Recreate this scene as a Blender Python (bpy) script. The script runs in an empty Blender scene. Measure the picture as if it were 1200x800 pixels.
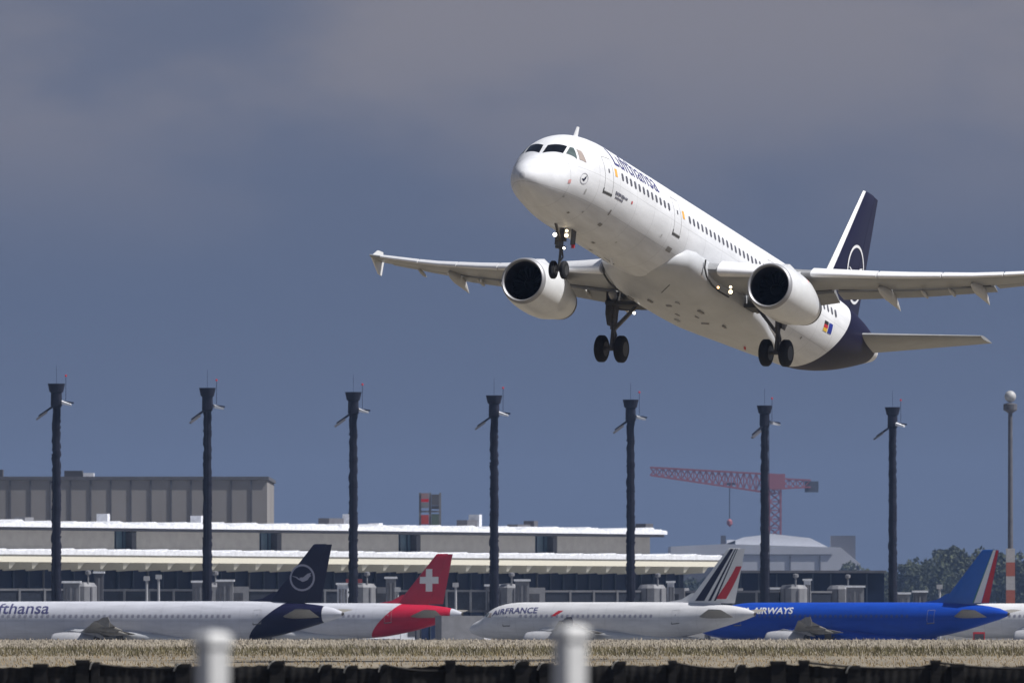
import bpy, bmesh, math, random
import numpy as np
from mathutils import Vector, Matrix
random.seed(7)
rng = np.random.default_rng(7)
S = bpy.context.scene
C = S.collection
R = math.radians
# ------------------------------------------------------------------ camera
EYE = 2.1
F = 13333.0                      # focal length in px of a 1200 px wide frame
cam_d = bpy.data.cameras.new('camera'); cam = bpy.data.objects.new('camera', cam_d); C.objects.link(cam)
cam_d.sensor_width = 36; cam_d.lens = 400; cam_d.clip_start = 1; cam_d.clip_end = 60000
cam.location = (0, 0, EYE)
PITCH = math.atan(320 / F)
cam.rotation_euler = (R(90) + PITCH, 0, 0)
cam_d.dof.use_dof = True; cam_d.dof.focus_distance = 500; cam_d.dof.aperture_fstop = 6.3
S.camera = cam
# ------------------------------------------------------------------ sky and sun
SUN_EL, SUN_AZ = R(54), math.atan2(0.97, -0.22)      # azimuth clockwise from +Y
W = bpy.data.worlds.new('World'); S.world = W; W.use_nodes = True
n = W.node_tree.nodes; l = W.node_tree.links; n.clear()
def N(nt, t, **k):
    a = nt.nodes.new(t)
    for p, v in k.items(): setattr(a, p, v)
    return a
nt = W.node_tree
sky = N(nt, 'ShaderNodeTexSky', sky_type='NISHITA', sun_disc=False, sun_elevation=SUN_EL, sun_rotation=SUN_AZ)
sky.dust_density = 1.2; sky.ozone_density = 1.5
tc = N(nt, 'ShaderNodeTexCoord'); sep = N(nt, 'ShaderNodeSeparateXYZ'); l.new(tc.outputs['Generated'], sep.inputs[0])
mp = N(nt, 'ShaderNodeMapping'); mp.inputs['Scale'].default_value = (13, 13, 30); mp.inputs['Location'].default_value = (11.3, 1, -3.6); l.new(tc.outputs['Generated'], mp.inputs[0])
no = N(nt, 'ShaderNodeTexNoise'); no.inputs['Scale'].default_value = 1.6; no.inputs['Detail'].default_value = 5; no.inputs['Roughness'].default_value = .5
l.new(mp.outputs[0], no.inputs[0])
# cloud amount grows with elevation (z of direction 0 .. 0.055 inside the frame)
mr = N(nt, 'ShaderNodeMapRange', interpolation_type='SMOOTHSTEP'); mr.inputs[1].default_value = .026; mr.inputs[2].default_value = .054; l.new(sep.outputs[2], mr.inputs[0])
nr = N(nt, 'ShaderNodeMapRange', interpolation_type='SMOOTHSTEP'); nr.inputs[1].default_value = .38; nr.inputs[2].default_value = .62; nr.inputs[3].default_value = .25; l.new(no.outputs[0], nr.inputs[0])
mu = N(nt, 'ShaderNodeMath', operation='MULTIPLY'); l.new(mr.outputs[0], mu.inputs[0]); l.new(nr.outputs[0], mu.inputs[1])
m2 = N(nt, 'ShaderNodeMix', data_type='RGBA'); m2.inputs[6].default_value = (.091, .119, .192, 1); m2.inputs[7].default_value = (.198, .196, .230, 1)
l.new(mu.outputs[0], m2.inputs[0])
# the storm bank fills the low sky and thins out overhead, where the blue daylight sky comes through
hr = N(nt, 'ShaderNodeMapRange', interpolation_type='SMOOTHSTEP'); hr.inputs[1].default_value = .10; hr.inputs[2].default_value = .55; hr.inputs[3].default_value = 1; hr.inputs[4].default_value = .25
l.new(sep.outputs[2], hr.inputs[0])
sc = N(nt, 'ShaderNodeVectorMath', operation='SCALE'); sc.inputs[3].default_value = .05; l.new(sky.outputs[0], sc.inputs[0])
m3 = N(nt, 'ShaderNodeMix', data_type='RGBA'); l.new(hr.outputs[0], m3.inputs[0]); l.new(sc.outputs[0], m3.inputs[6]); l.new(m2.outputs[2], m3.inputs[7])
bg = N(nt, 'ShaderNodeBackground'); bg.inputs[1].default_value = 1.0; l.new(m3.outputs[2], bg.inputs[0])
wo = N(nt, 'ShaderNodeOutputWorld'); l.new(bg.outputs[0], wo.inputs[0])
sd = bpy.data.lights.new('sun', 'SUN'); sd.energy = 5.0; sd.angle = R(.5); sd.color = (1, .98, .95)
sun = bpy.data.objects.new('sun', sd); C.objects.link(sun)
sv = Vector((math.cos(SUN_EL) * math.sin(SUN_AZ), math.cos(SUN_EL) * math.cos(SUN_AZ), math.sin(SUN_EL)))
sun.rotation_euler = sv.to_track_quat('Z', 'Y').to_euler()
sun.location = (0, 0, 300)
S.view_settings.view_transform = 'Standard'; S.view_settings.look = 'None'; S.view_settings.gamma = 1
S.view_settings.exposure = .12; S.view_settings.use_curve_mapping = False
S.render.engine = 'CYCLES'
S.cycles.max_bounces = 6; S.cycles.diffuse_bounces = 3; S.cycles.volume_bounces = 0
# ------------------------------------------------------------------ helpers
def tag(o, label=None, cat=None, group=None, kind=None):
    if label: o['label'] = label
    if cat: o['category'] = cat
    if group: o['group'] = group
    if kind: o['kind'] = kind
    return o
def empty(name, loc=(0, 0, 0), rz=0):
    o = bpy.data.objects.new(name, None); C.objects.link(o); o.location = loc; o.rotation_euler = (0, 0, rz); o.empty_display_size = .2
    return o
def children(o): return [c for c in bpy.data.objects if c.parent == o]
def copy_tree(o, parent=None):
    c = o.copy(); C.objects.link(c); c.parent = parent
    for ch in children(o): copy_tree(ch, c)
    return c
MATS = {}
def mat(name, col, rough=.6, metal=0, var=.12, scale=3., coat=0, emit=None, es=0, stretch=(1, 1, 1), spec=.5, detail=4):
    """plain procedural material: colour broken up by two octaves of noise in object space"""
    if name in MATS: return MATS[name]
    m = bpy.data.materials.new(name); m.use_nodes = True; t = m.node_tree; b = t.nodes['Principled BSDF']
    b.inputs['Roughness'].default_value = rough; b.inputs['Metallic'].default_value = metal; b.inputs['Coat Weight'].default_value = coat
    b.inputs['Specular IOR Level'].default_value = spec
    if emit: b.inputs['Emission Color'].default_value = (*emit, 1); b.inputs['Emission Strength'].default_value = es
    if var:
        c = t.nodes.new('ShaderNodeTexCoord'); mpn = t.nodes.new('ShaderNodeMapping'); mpn.inputs['Scale'].default_value = stretch
        x = t.nodes.new('ShaderNodeTexNoise'); x.inputs['Scale'].default_value = scale; x.inputs['Detail'].default_value = detail; x.inputs['Roughness'].default_value = .65
        r = t.nodes.new('ShaderNodeMapRange'); r.inputs[1].default_value = .3; r.inputs[2].default_value = .7; r.inputs[3].default_value = 1 - var; r.inputs[4].default_value = 1 + var
        h = t.nodes.new('ShaderNodeVectorMath'); h.operation = 'SCALE'; h.inputs[0].default_value = col
        t.links.new(c.outputs['Object'], mpn.inputs[0]); t.links.new(mpn.outputs[0], x.inputs[0]); t.links.new(x.outputs[0], r.inputs[0]); t.links.new(r.outputs[0], h.inputs[3]); t.links.new(h.outputs[0], b.inputs['Base Color'])
    else: b.inputs['Base Color'].default_value = (*col, 1)
    MATS[name] = m; return m
def livery(name, white, tail, x0, slope, grime=.17, rough=.46, cone=99):
    """fuselage paint in object space: tail colour aft of a slanted, slightly curved line; faint streaks and frame seams"""
    m = bpy.data.materials.new(name); m.use_nodes = True; t = m.node_tree; b = t.nodes['Principled BSDF']; L = t.links.new
    b.inputs['Roughness'].default_value = rough; b.inputs['Specular IOR Level'].default_value = .10; b.inputs['Coat Weight'].default_value = 0; b.inputs['Coat Roughness'].default_value = .12
    c = t.nodes.new('ShaderNodeTexCoord'); s = t.nodes.new('ShaderNodeSeparateXYZ'); L(c.outputs['Object'], s.inputs[0])
    def M(op, a, bb=None, cc=None):
        q = t.nodes.new('ShaderNodeMath'); q.operation = op
        for i, v in enumerate((a, bb, cc)):
            if v is None: continue
            if isinstance(v, (int, float)): q.inputs[i].default_value = v
            else: L(v, q.inputs[i])
        return q.outputs[0]
    xa = M('SUBTRACT', 20, s.outputs[0])                      # metres aft of the nose
    zz = M('ADD', s.outputs[2], 2.07)
    lim = M('ADD', M('MULTIPLY', M('POWER', M('MAXIMUM', zz, 0), 1.35), slope), x0)
    f = M('MULTIPLY', M('GREATER_THAN', xa, lim), M('LESS_THAN', xa, cone))
    n1 = t.nodes.new('ShaderNodeTexNoise'); n1.inputs['Scale'].default_value = .9; n1.inputs['Detail'].default_value = 6; n1.inputs['Roughness'].default_value = .6
    mpn = t.nodes.new('ShaderNodeMapping'); mpn.inputs['Scale'].default_value = (.25, 1.6, 1.2); L(c.outputs['Object'], mpn.inputs[0]); L(mpn.outputs[0], n1.inputs[0])
    r = t.nodes.new('ShaderNodeMapRange'); r.inputs[1].default_value = .35; r.inputs[2].default_value = .72; r.inputs[3].default_value = 1; r.inputs[4].default_value = 1 - grime; L(n1.outputs[0], r.inputs[0]); n1.inputs['Scale'].default_value = 1.6
    seam = M('SUBTRACT', 1, M('MULTIPLY', M('LESS_THAN', M('FRACT', M('MULTIPLY', xa, 1 / 2.13)), .016), .20))
    sm2 = M('SUBTRACT', 1, M('MULTIPLY', M('LESS_THAN', M('ABSOLUTE', M('SUBTRACT', M('ABSOLUTE', M('ADD', s.outputs[2], .55)), .62)), .016), .18))
    mx = t.nodes.new('ShaderNodeMix'); mx.data_type = 'RGBA'; mx.inputs[6].default_value = (*white, 1); mx.inputs[7].default_value = (*tail, 1); L(f, mx.inputs[0])
    h = t.nodes.new('ShaderNodeVectorMath'); h.operation = 'SCALE'; L(mx.outputs[2], h.inputs[0]); L(M('MULTIPLY', M('MULTIPLY', r.outputs[0], seam), sm2), h.inputs[3]); L(h.outputs[0], b.inputs['Base Color'])
    return m
def mk(name, V, Fc, m, parent=None, smooth=True, air=False, angle=40, fix=True):
    me = bpy.data.meshes.new(name)
    if air: V = [(20 - a, b_, c_) for a, b_, c_ in V]
    me.from_pydata([tuple(map(float, v)) for v in V], [], [tuple(map(int, f)) for f in Fc])
    if fix:
        bm = bmesh.new(); bm.from_mesh(me); bmesh.ops.recalc_face_normals(bm, faces=bm.faces); bm.to_mesh(me); bm.free()
    if smooth:
        me.polygons.foreach_set('use_smooth', [True] * len(me.polygons)); me.set_sharp_from_angle(angle=R(angle))
    me.materials.append(m)
    o = bpy.data.objects.new(name, me); C.objects.link(o); o.parent = parent
    return o
class MB:
    """collects shapes into one mesh"""
    def __init__(s, air=False): s.V = []; s.F = []; s.air = air
    def add(s, V, Fc):
        k = len(s.V); s.V += [tuple(v) for v in V]; s.F += [tuple(i + k for i in f) for f in Fc]; return s
    def box(s, x0, x1, y0, y1, z0, z1):
        return s.add([(x, y, z) for x in (x0, x1) for y in (y0, y1) for z in (z0, z1)], [(0, 1, 3, 2), (4, 6, 7, 5), (0, 4, 5, 1), (2, 3, 7, 6), (0, 2, 6, 4), (1, 5, 7, 3)])
    def tube(s, p, q, r0, r1=None, nseg=10, caps=True):
        r1 = r0 if r1 is None else r1
        p = Vector(p); q = Vector(q); d = (q - p).normalized(); u = d.orthogonal().normalized(); v = d.cross(u)
        V = [tuple(c + r * (math.cos(a) * u + math.sin(a) * v)) for c, r in ((p, r0), (q, r1)) for a in [2 * math.pi * i / nseg for i in range(nseg)]]
        Fc = [(i, (i + 1) % nseg, nseg + (i + 1) % nseg, nseg + i) for i in range(nseg)]
        if caps: Fc += [tuple(range(nseg)), tuple(range(nseg, 2 * nseg))]
        return s.add(V, Fc)
    def bar(s, p, q, w, h=None):
        h = w if h is None else h
        p = Vector(p); q = Vector(q); d = (q - p).normalized(); up = Vector((0, 0, 1)) if abs(d.z) < .9 else Vector((0, 1, 0))
        u = d.cross(up).normalized(); v = u.cross(d)
        V = [tuple(c + a * u * w / 2 + b * v * h / 2) for c in (p, q) for a, b in ((-1, -1), (1, -1), (1, 1), (-1, 1))]
        return s.add(V, [(0, 1, 2, 3), (4, 5, 6, 7), (0, 1, 5, 4), (1, 2, 6, 5), (2, 3, 7, 6), (3, 0, 4, 7)])
    def rings(s, rr, cap0=True, cap1=True):
        n_ = len(rr[0]); V = [p for r in rr for p in r]; Fc = []
        for k in range(len(rr) - 1):
            for i in range(n_):
                j = (i + 1) % n_; Fc.append((k * n_ + i, k * n_ + j, (k + 1) * n_ + j, (k + 1) * n_ + i))
        if cap0: Fc.append(tuple(range(n_)))
        if cap1: Fc.append(tuple((len(rr) - 1) * n_ + i for i in range(n_)))
        return s.add(V, Fc)
    def lathe(s, prof, c=(0, 0, 0), ax='x', nseg=36, cap0=False, cap1=False):
        rr = []
        for a, r in prof:
            ring = []
            for i in range(nseg):
                t = 2 * math.pi * i / nseg; u, v = r * math.cos(t), r * math.sin(t)
                p = {'x': (a, u, v), 'y': (u, a, v), 'z': (u, v, a)}[ax]; ring.append((p[0] + c[0], p[1] + c[1], p[2] + c[2]))
            rr.append(ring)
        return s.rings(rr, cap0, cap1)
    def build(s, name, m, parent=None, smooth=True, angle=40, fix=True): return mk(name, s.V, s.F, m, parent, smooth, s.air, angle, fix)
def pchip(xs, ys):
    xs = np.array(xs, float); ys = np.array(ys, float); h = np.diff(xs); d = np.diff(ys) / h; m = np.zeros_like(xs)
    for i in range(1, len(xs) - 1):
        if d[i - 1] * d[i] > 0:
            w1 = 2 * h[i] + h[i - 1]; w2 = h[i] + 2 * h[i - 1]; m[i] = (w1 + w2) / (w1 / d[i - 1] + w2 / d[i])
    m[0] = d[0]; m[-1] = d[-1]
    def f(x):
        i = int(min(max(np.searchsorted(xs, x) - 1, 0), len(h) - 1)); t = (x - xs[i]) / h[i]; t = min(max(t, 0), 1)
        return (2*t**3 - 3*t**2 + 1) * ys[i] + (t**3 - 2*t**2 + t) * h[i] * m[i] + (-2*t**3 + 3*t**2) * ys[i+1] + (t**3 - t**2) * h[i] * m[i+1]
    return f
# ------------------------------------------------------------------ airliner
NOSE = [(0, -0.9, -0.97, 0.02), (0.04, -0.76, -1.1, 0.15), (0.15, -0.6, -1.22, 0.31), (0.35, -0.4, -1.36, 0.5), (0.7, -0.16, -1.5, 0.72), (1.1, 0.04, -1.63, 0.92), (1.5, 0.23, -1.73, 1.11), (1.75, 0.36, -1.78, 1.21), (2.0, 0.59, -1.82, 1.31), (2.3, 0.88, -1.86, 1.42), (2.7, 1.2, -1.91, 1.54), (3.1, 1.42, -1.95, 1.63), (3.7, 1.66, -2.01, 1.76), (4.5, 1.86, -2.07, 1.88), (5.5, 1.99, -2.1, 1.95), (6.6, 2.05, -2.1, 1.975)]
TAIL = [(31,2.07,-2.07,1.975),(33,2.07,-2.05,1.975),(35,2.06,-1.88,1.92),(37,2.03,-1.55,1.80),(39,1.95,-1.1,1.56),(41,1.80,-.56,1.22),(42.5,1.6,-.12,.90),(43.6,1.38,.2,.62),(44.3,1.15,.42,.36),(44.51,1.0,.55,.2)]
class Hull:
    def __init__(s, Ot=0):
        st = NOSE + [(a + Ot, b, c, d) for a, b, c, d in TAIL]; s.end = 44.51 + Ot; s.Ot = Ot
        g = lambda x: math.sqrt(max(x, 0)) if x < 6.6 else math.sqrt(6.6) + (x - 6.6) * .3
        s.g = g; X = [g(a[0]) for a in st]
        s.t, s.b, s.w = (pchip(X, [a[i] for a in st]) for i in (1, 2, 3))
    def P(s, x, th, off=0):
        """th: radians from the top towards port"""
        q = s.g(x); t, b, w = s.t(q), s.b(q), s.w(q); r = (t - b) / 2 + off
        return (x, (w + off) * math.sin(th), (t + b) / 2 + r * math.cos(th))
    def patch(s, mb, corners, nu=4, nv=4, off=.006):
        """bilinear patch between 4 (x, theta_deg) corners laid on the skin"""
        c = corners; V = []
        for i in range(nu + 1):
            for j in range(nv + 1):
                u, v = i / nu, j / nv
                x = (1-u)*(1-v)*c[0][0] + u*(1-v)*c[1][0] + u*v*c[2][0] + (1-u)*v*c[3][0]
                t = (1-u)*(1-v)*c[0][1] + u*(1-v)*c[1][1] + u*v*c[2][1] + (1-u)*v*c[3][1]
                V.append(s.P(x, R(t), off))
        mb.add(V, [(i*(nv+1)+j, (i+1)*(nv+1)+j, (i+1)*(nv+1)+j+1, i*(nv+1)+j+1) for i in range(nu) for j in range(nv)])
        return mb
    def poly(s, mb, pts, off=.008):
        n_ = len(pts); cx = sum(p[0] for p in pts) / n_; ct = sum(p[1] for p in pts) / n_
        mb.add([s.P(cx, R(ct), off)] + [s.P(x, R(t), off) for x, t in pts], [(0, 1 + i, 1 + (i + 1) % n_) for i in range(n_)]); return mb
    def ring(s, mb, x, t, r, w, off=.008, nseg=28):
        k = 180 / (math.pi * 2.02); V = []
        for rr in (r, r - w):
            V += [s.P(x + rr * math.cos(a), R(t + k * rr * math.sin(a)), off) for a in [2 * math.pi * i / nseg for i in range(nseg)]]
        mb.add(V, [(i, (i + 1) % nseg, nseg + (i + 1) % nseg, nseg + i) for i in range(nseg)]); return mb
def text_tris(txt, size, bold=0, space=1.):
    cu = bpy.data.curves.new('lettering', 'FONT'); cu.body = txt; cu.size = size; cu.offset = bold; cu.space_character = space; cu.resolution_u = 3
    o = bpy.data.objects.new('lettering', cu); C.objects.link(o); dg = bpy.context.evaluated_depsgraph_get(); dg.update()
    me = o.evaluated_get(dg).to_mesh(); bm = bmesh.new(); bm.from_mesh(me); o.to_mesh_clear() if False else None
    bmesh.ops.triangulate(bm, faces=bm.faces)
    for _ in range(5):
        ed = [e for e in bm.edges if e.calc_length() > .14 * max(size, .5)]
        if not ed: break
        bmesh.ops.subdivide_edges(bm, edges=ed, cuts=1); bmesh.ops.triangulate(bm, faces=bm.faces)
    bm.verts.ensure_lookup_table(); bm.verts.index_update(); V = [(v.co.x, v.co.y) for v in bm.verts]; Fc = [[v.index for v in f.verts] for f in bm.faces]; bm.free()
    bpy.data.objects.remove(o); bpy.data.curves.remove(cu)
    w = max(a for a, b in V) if V else 1
    return V, Fc, w
AF = [0, .006, .02, .05, .10, .16, .24, .34, .45, .56, .67, .75, .80]
def thick(f): return 5 * (.2969 * math.sqrt(max(f, 0)) - .126 * f - .3516 * f * f + .2843 * f**3 - .1036 * f**4)
def camber(f): return .018 * 4 * f * (1 - f)
class Wing:
    """sections: (y, xLE, chord, z, t/c)"""
    def __init__(s, sec, sgn, Om=0, cam=1): s.sec = sec; s.sgn = sgn; s.Om = Om; s.cam = cam
    def at(s, y):
        ys = [q[0] for q in s.sec]; return [float(np.interp(y, ys, [q[i] for q in s.sec])) for i in range(1, 5)]
    def pt(s, y, f, side):
        xl, c, z, tc = s.at(y); return (xl + f * c + s.Om, s.sgn * y, z + c * (s.cam * camber(f) + side * tc * thick(f)))
    def ring(s, y, fr, dx=0, dz=0, rot=0, piv=0.):
        up = [s.pt(y, f, 1) for f in reversed(fr)]; lo = [s.pt(y, f, -1) for f in (fr[1:] if fr[0] == 0 else fr)]
        r = up + lo
        if rot or dx or dz:
            xl, c, z, tc = s.at(y); px = xl + piv * c + s.Om; pz = z + s.cam * camber(piv) * c; ca, sa = math.cos(rot), math.sin(rot)
            r = [(px + (a - px) * ca + (d - pz) * sa + dx * c, b, pz - (a - px) * sa + (d - pz) * ca + dz * c) for a, b, d in r]
        return r
WSEC_FLY = [(0, 15.65, 7.4, -1.42, .15), (1.98, 16.6, 6.25, -1.28, .150), (4.2, 17.75, 5.1, -1.10, .13), (6.4, 18.9, 3.98, -.88, .12), (9.5, 20.5, 3.25, -.58, .115), (13, 22.3, 2.43, -.10, .11), (16.9, 24.35, 1.52, .66, .105)]
WSEC_GND = [(0, 15.65, 7.4, -1.42, .15), (1.98, 16.6, 6.25, -1.30, .150), (6.4, 18.9, 3.98, -.92, .12), (16.9, 24.35, 1.52, .02, .105)]
def finy(x, z, Ot):
    """half thickness of the fin at aft position x and height z"""
    t = (z - 1.9) / 5.95; le = 36.5 + Ot + t * 4.95; ch = 5.7 + t * (1.97 - 5.7); f = (x - le) / ch
    return .095 * ch * thick(min(max(f, 0), 1)) if 0 <= f <= 1 else .02
CRANE = [(-1.0, .10), (-.55, .02), (-.30, -.12), (-.18, -.02), (.10, -.02), (.30, .12), (.55, .28), (.95, .36), (.80, .16), (.95, .12), (.72, -.02), (.60, -.20), (.30, -.32), (.05, -.38), (-.20, -.26), (-.42, -.18), (-.62, -.04), (-1.0, .06)]
def make_airliner(name, P):
    """P: paint dict and options. Local frame: nose towards +X, port wing +Y, up +Z; datum 20 m aft of the nose."""
    fly = P.get('fly', False); Om = P.get('Om', 0); Ot = P.get('Ot', 0); H = Hull(Ot)
    root = empty(name)
    white = P['paint']
    ns = 96 if fly else 40; nr_ = 64 if fly else 32
    xs = [6.6 * (i / (ns * .4))**2 for i in range(int(ns * .4))] + list(np.linspace(6.6, 31 + Ot, int(ns * .25))) + list(np.linspace(31.4 + Ot, H.end, int(ns * .35)))
    b = MB(True); b.rings([[H.P(x, 2 * math.pi * i / nr_) for i in range(nr_)] for x in xs]); fus = b.build('fuselage', white, root, angle=60)
    # tail cone tip (exhaust of the auxiliary unit)
    b = MB(True); b.lathe([(H.end - .25, .25), (H.end + .02, .19), (H.end + .16, .15), (H.end + .02, .11), (H.end - .2, .1)], (0, 0, .78), 'x', 18); b.build('tail_exhaust', P['metal'], root)
    # wing to body fairing
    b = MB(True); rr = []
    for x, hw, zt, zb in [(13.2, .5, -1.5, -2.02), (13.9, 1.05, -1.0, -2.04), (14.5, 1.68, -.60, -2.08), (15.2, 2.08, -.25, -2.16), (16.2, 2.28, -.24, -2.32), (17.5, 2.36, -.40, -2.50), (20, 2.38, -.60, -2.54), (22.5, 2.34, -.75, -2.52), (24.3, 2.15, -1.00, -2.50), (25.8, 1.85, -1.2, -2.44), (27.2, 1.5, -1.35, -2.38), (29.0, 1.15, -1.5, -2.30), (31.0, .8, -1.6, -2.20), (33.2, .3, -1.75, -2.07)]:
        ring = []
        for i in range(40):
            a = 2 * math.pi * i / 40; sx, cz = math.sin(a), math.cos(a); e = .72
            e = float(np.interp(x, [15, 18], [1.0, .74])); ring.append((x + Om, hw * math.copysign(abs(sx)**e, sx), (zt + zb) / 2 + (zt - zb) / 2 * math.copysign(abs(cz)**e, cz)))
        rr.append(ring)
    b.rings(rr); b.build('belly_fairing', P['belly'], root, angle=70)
    # ---- wings
    sec = WSEC_FLY if fly else WSEC_GND
    for sg in (1, -1):
        w = Wing(sec, sg, Om)
        ys = list(np.linspace(0, 16.25, 24 if fly else 9)); b = MB(True)
        b.rings([w.ring(y, AF) for y in ys])
        FULL = AF + [.86, .93, 1.0]; b.rings([w.ring(y, FULL) for y in (16.25, 16.6, 16.9)])
        wo_ = b.build('wing', P['wing'], root, angle=35)
        A2 = [.765, .775, .80, .86, .93, 1.0]; dfl = R(14) if fly else 0
        def panel(nm, y0, y1, rot, dx, dz, k=5):
            # a control surface gets its own small aerofoil section
            rr = []
            for y in np.linspace(y0, y1, k):
                xl, c, z, tc = w.at(y); ring = []
                fr = [0, .02, .08, .2, .4, .7, 1.0]; cc = .235 * c; th = tc * thick(.78) * c * 1.02; px = xl + .795 * c + Om; pz = z + camber(.8) * c * 1
                pts = [(f * cc, th * (1 - f)**.8 * (math.sqrt(min(f / .08, 1)))) for f in reversed(fr)] + [(f * cc, -th * (1 - f)**.8 * math.sqrt(min(f / .08, 1))) for f in fr[1:-1]]
                for a, d in pts: ring.append((px + dx * c + a * math.cos(rot) + d * math.sin(rot), sg * y, pz + dz * c - a * math.sin(rot) + d * math.cos(rot) - a * .05))
                rr.append(ring)
            b = MB(True); b.rings(rr); return b.build(nm, P['wing'], wo_, angle=35)
        fg = 1 if fly else 0; panel('flap', 2.35, 6.25, dfl * 1.5, .035 * fg, -.018 * fg, 5); panel('flap', 6.4, 12.9, dfl, .03 * fg, -.016 * fg); panel('aileron', 13.0, 16.2, R(4) if fly else 0, .006, 0)
        if fly:
            for (y0, y1) in ((2.75, 5.15), (6.35, 8.9), (8.96, 11.4), (11.46, 13.8), (13.86, 16.2)):
                rr = []
                for y in (y0, (y0 + y1) / 2, y1): rr.append(w.ring(y, [0, .006, .02, .05, .09, .125], dx=-.045, dz=-.022, rot=R(-16)))
                b = MB(True); b.rings(rr); b.build('slat', P['slat'], wo_, angle=50)
        # flap track fairings
        for y, ln in ((3.9, 2.8), (8.55, 3.2), (12.35, 2.7), ) if fly else ((7.25, 3.0), (11.1, 2.7)):
            xl, c, z, tc = w.at(y); te = xl + c + Om; x0 = te - ln * .66; rr = []
            for f, r_ in ((0, .02), (.06, .35), (.18, .72), (.35, .98), (.5, 1.), (.66, .86), (.82, .52), (.94, .2), (1, .03)):
                x = x0 + f * ln; dz = -.05 - (.0 if f < .5 else (f - .5)**1.5 * (1.05 if fly else .5)); ring = []
                for i in range(14):
                    a = 2 * math.pi * i / 14; ring.append((x, sg * y + .17 * r_ * math.cos(a), z - .02 * c - tc * c * .35 + dz + .30 * r_ * math.sin(a)))
                rr.append(ring)
            b = MB(True); b.rings(rr); b.build('flap_track_fairing', P['fairing'], wo_)
        if fly:   # small hinge covers along the trailing edge
            for y in (5.4, 10.0, 11.15, 14.4):
                xl, c, z, tc = w.at(y); te = xl + c + Om
                b = MB(True); b.rings([[(te - 1.0 * (1 - f) + .12 * f, sg * y + .05 * r_ * math.cos(a), z - .06 - .04 * c - .12 * f + .10 * r_ * math.sin(a)) for a in [2 * math.pi * i / 8 for i in range(8)]] for f, r_ in ((0, .1), (.3, 1), (.7, 1), (1, .15))])
                b.build('hinge_cover', P['fairing'], wo_)
        # wing tip fence
        xl, c, z, tc = w.at(16.9); b = MB(True)
        out = [(xl + .25, 0), (xl + .95, .42), (xl + 1.52, .46), (xl + 1.72, 0), (xl + 1.62, -.60), (xl + 1.25, -.58)]
        b.add([(a + Om, sg * (16.88 + k), z + d) for k in (0, .06) for a, d in out], [tuple(range(6)), tuple(range(6, 12))] + [(i, (i + 1) % 6, 6 + (i + 1) % 6, 6 + i) for i in range(6)])
        b.build('wingtip_fence', P['fence'], root, angle=30)
        # ---- engine
        ex, ey, ez = 15.35 + Om, sg * 5.75, -2.22
        eng = None; b = MB(True)
        b.lathe([(.20, 1.035), (.5, 1.09), (1.0, 1.14), (1.6, 1.165), (2.3, 1.16), (3.0, 1.11), (3.6, .99), (4.2, .86), (4.65, .77), (4.65, .72), (4.2, .72)], (ex, ey, ez), 'x', 48)
        eng = b.build('engine', P['cowl'], root, angle=45, fix=False)
        b = MB(True); b.lathe([(.15, .86), (.05, .885), (.0, .93), (.03, .98), (.10, 1.012), (.20, 1.035)], (ex, ey, ez), 'x', 48); b.build('inlet_lip', P['lip'], eng, fix=False)
        b = MB(True); b.lathe([(4.1, .72), (4.66, .72), (4.68, .775), (4.90, .72), (4.88, .66), (4.1, .6)], (ex, ey, ez), 'x', 36); b.lathe([(4.0, .40), (4.7, .30), (5.2, .05)], (ex, ey, ez), 'x', 20, cap1=True); b.build('exhaust_nozzle', P['metal'], eng, fix=False)
        b = MB(True); b.lathe([(.14, .862), (.30, .845), (.75, .83), (1.25, .83)], (ex, ey, ez), 'x', 48); b.build('inlet_duct', P['duct'], eng, fix=False)
        b = MB(True); b.lathe([(1.15, .0), (1.16, .83)], (ex, ey, ez), 'x', 36); b.lathe([(.42, .01), (.5, .07), (.7, .17), (.95, .25), (1.1, .26)], (ex, ey, ez), 'x', 20)
        for k in range(22 if fly else 0):
            a = 2 * math.pi * k / 22; V = []
            for r_ in (.24, .5, .82):
                tw = .9 - r_ * .5
                for d in (-1, 1):
                    aa = a + d * .10 * (1 if r_ < .6 else .8); V.append((ex + 1.0 + d * .10 * tw, ey + r_ * math.cos(aa), ez + r_ * math.sin(aa)))
            b.add(V, [(0, 1, 3, 2), (2, 3, 5, 4)])
        b.build('fan', P['fan'], eng, fix=False)
        xl, c, z, tc = w.at(5.75); b = MB(True)
        V = [];  prof = [(ex + .95, ez + 1.08), (ex + 1.9, ez + 1.36), (xl + Om - .25, z - .05), (xl + Om + .3, z + .12), (xl + Om + 1.9, z - .28), (xl + Om + 2.6, z - .75), (ex + 4.3, ez + .75), (ex + 2.5, ez + 1.02)]
        for k in (-.17, .17): V += [(a, ey + k * (.6 if i == 0 else 1), d) for i, (a, d) in enumerate(prof)]
        m_ = len(prof); b.add(V, [tuple(range(m_)), tuple(range(m_, 2 * m_))] + [(i, (i + 1) % m_, m_ + (i + 1) % m_, m_ + i) for i in range(m_)]); b.build('pylon', P['cowl'], eng, angle=50)
        if fly:
            b = MB(True)      # strake on the inboard cowl
            b.add([(ex + 1.0, ey - sg * .86, ez + .86), (ex + 2.0, ey - sg * .86, ez + .88), (ex + 2.0, ey - sg * 1.12, ez + 1.14), (ex + 1.25, ey - sg * .95, ez + .98)], [(0, 1, 2, 3)]); b.build('strake', P['cowl'], eng, False, fix=False)
            b = MB(True)
            for k in range(1): b.add([(ex + 2.3 + k * .12, ey + .75 * 0 + 1.10 * math.cos(t), ez + 1.10 * math.sin(t)) for t in (.62, .70)] + [(ex + 2.3 + k * .12 + .07, ey + 1.175 * math.cos(t), ez + 1.175 * math.sin(t)) for t in (.72, .60)], [(0, 1, 2, 3)])
            b.build('warning_mark', P['red'], eng, False)
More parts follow.
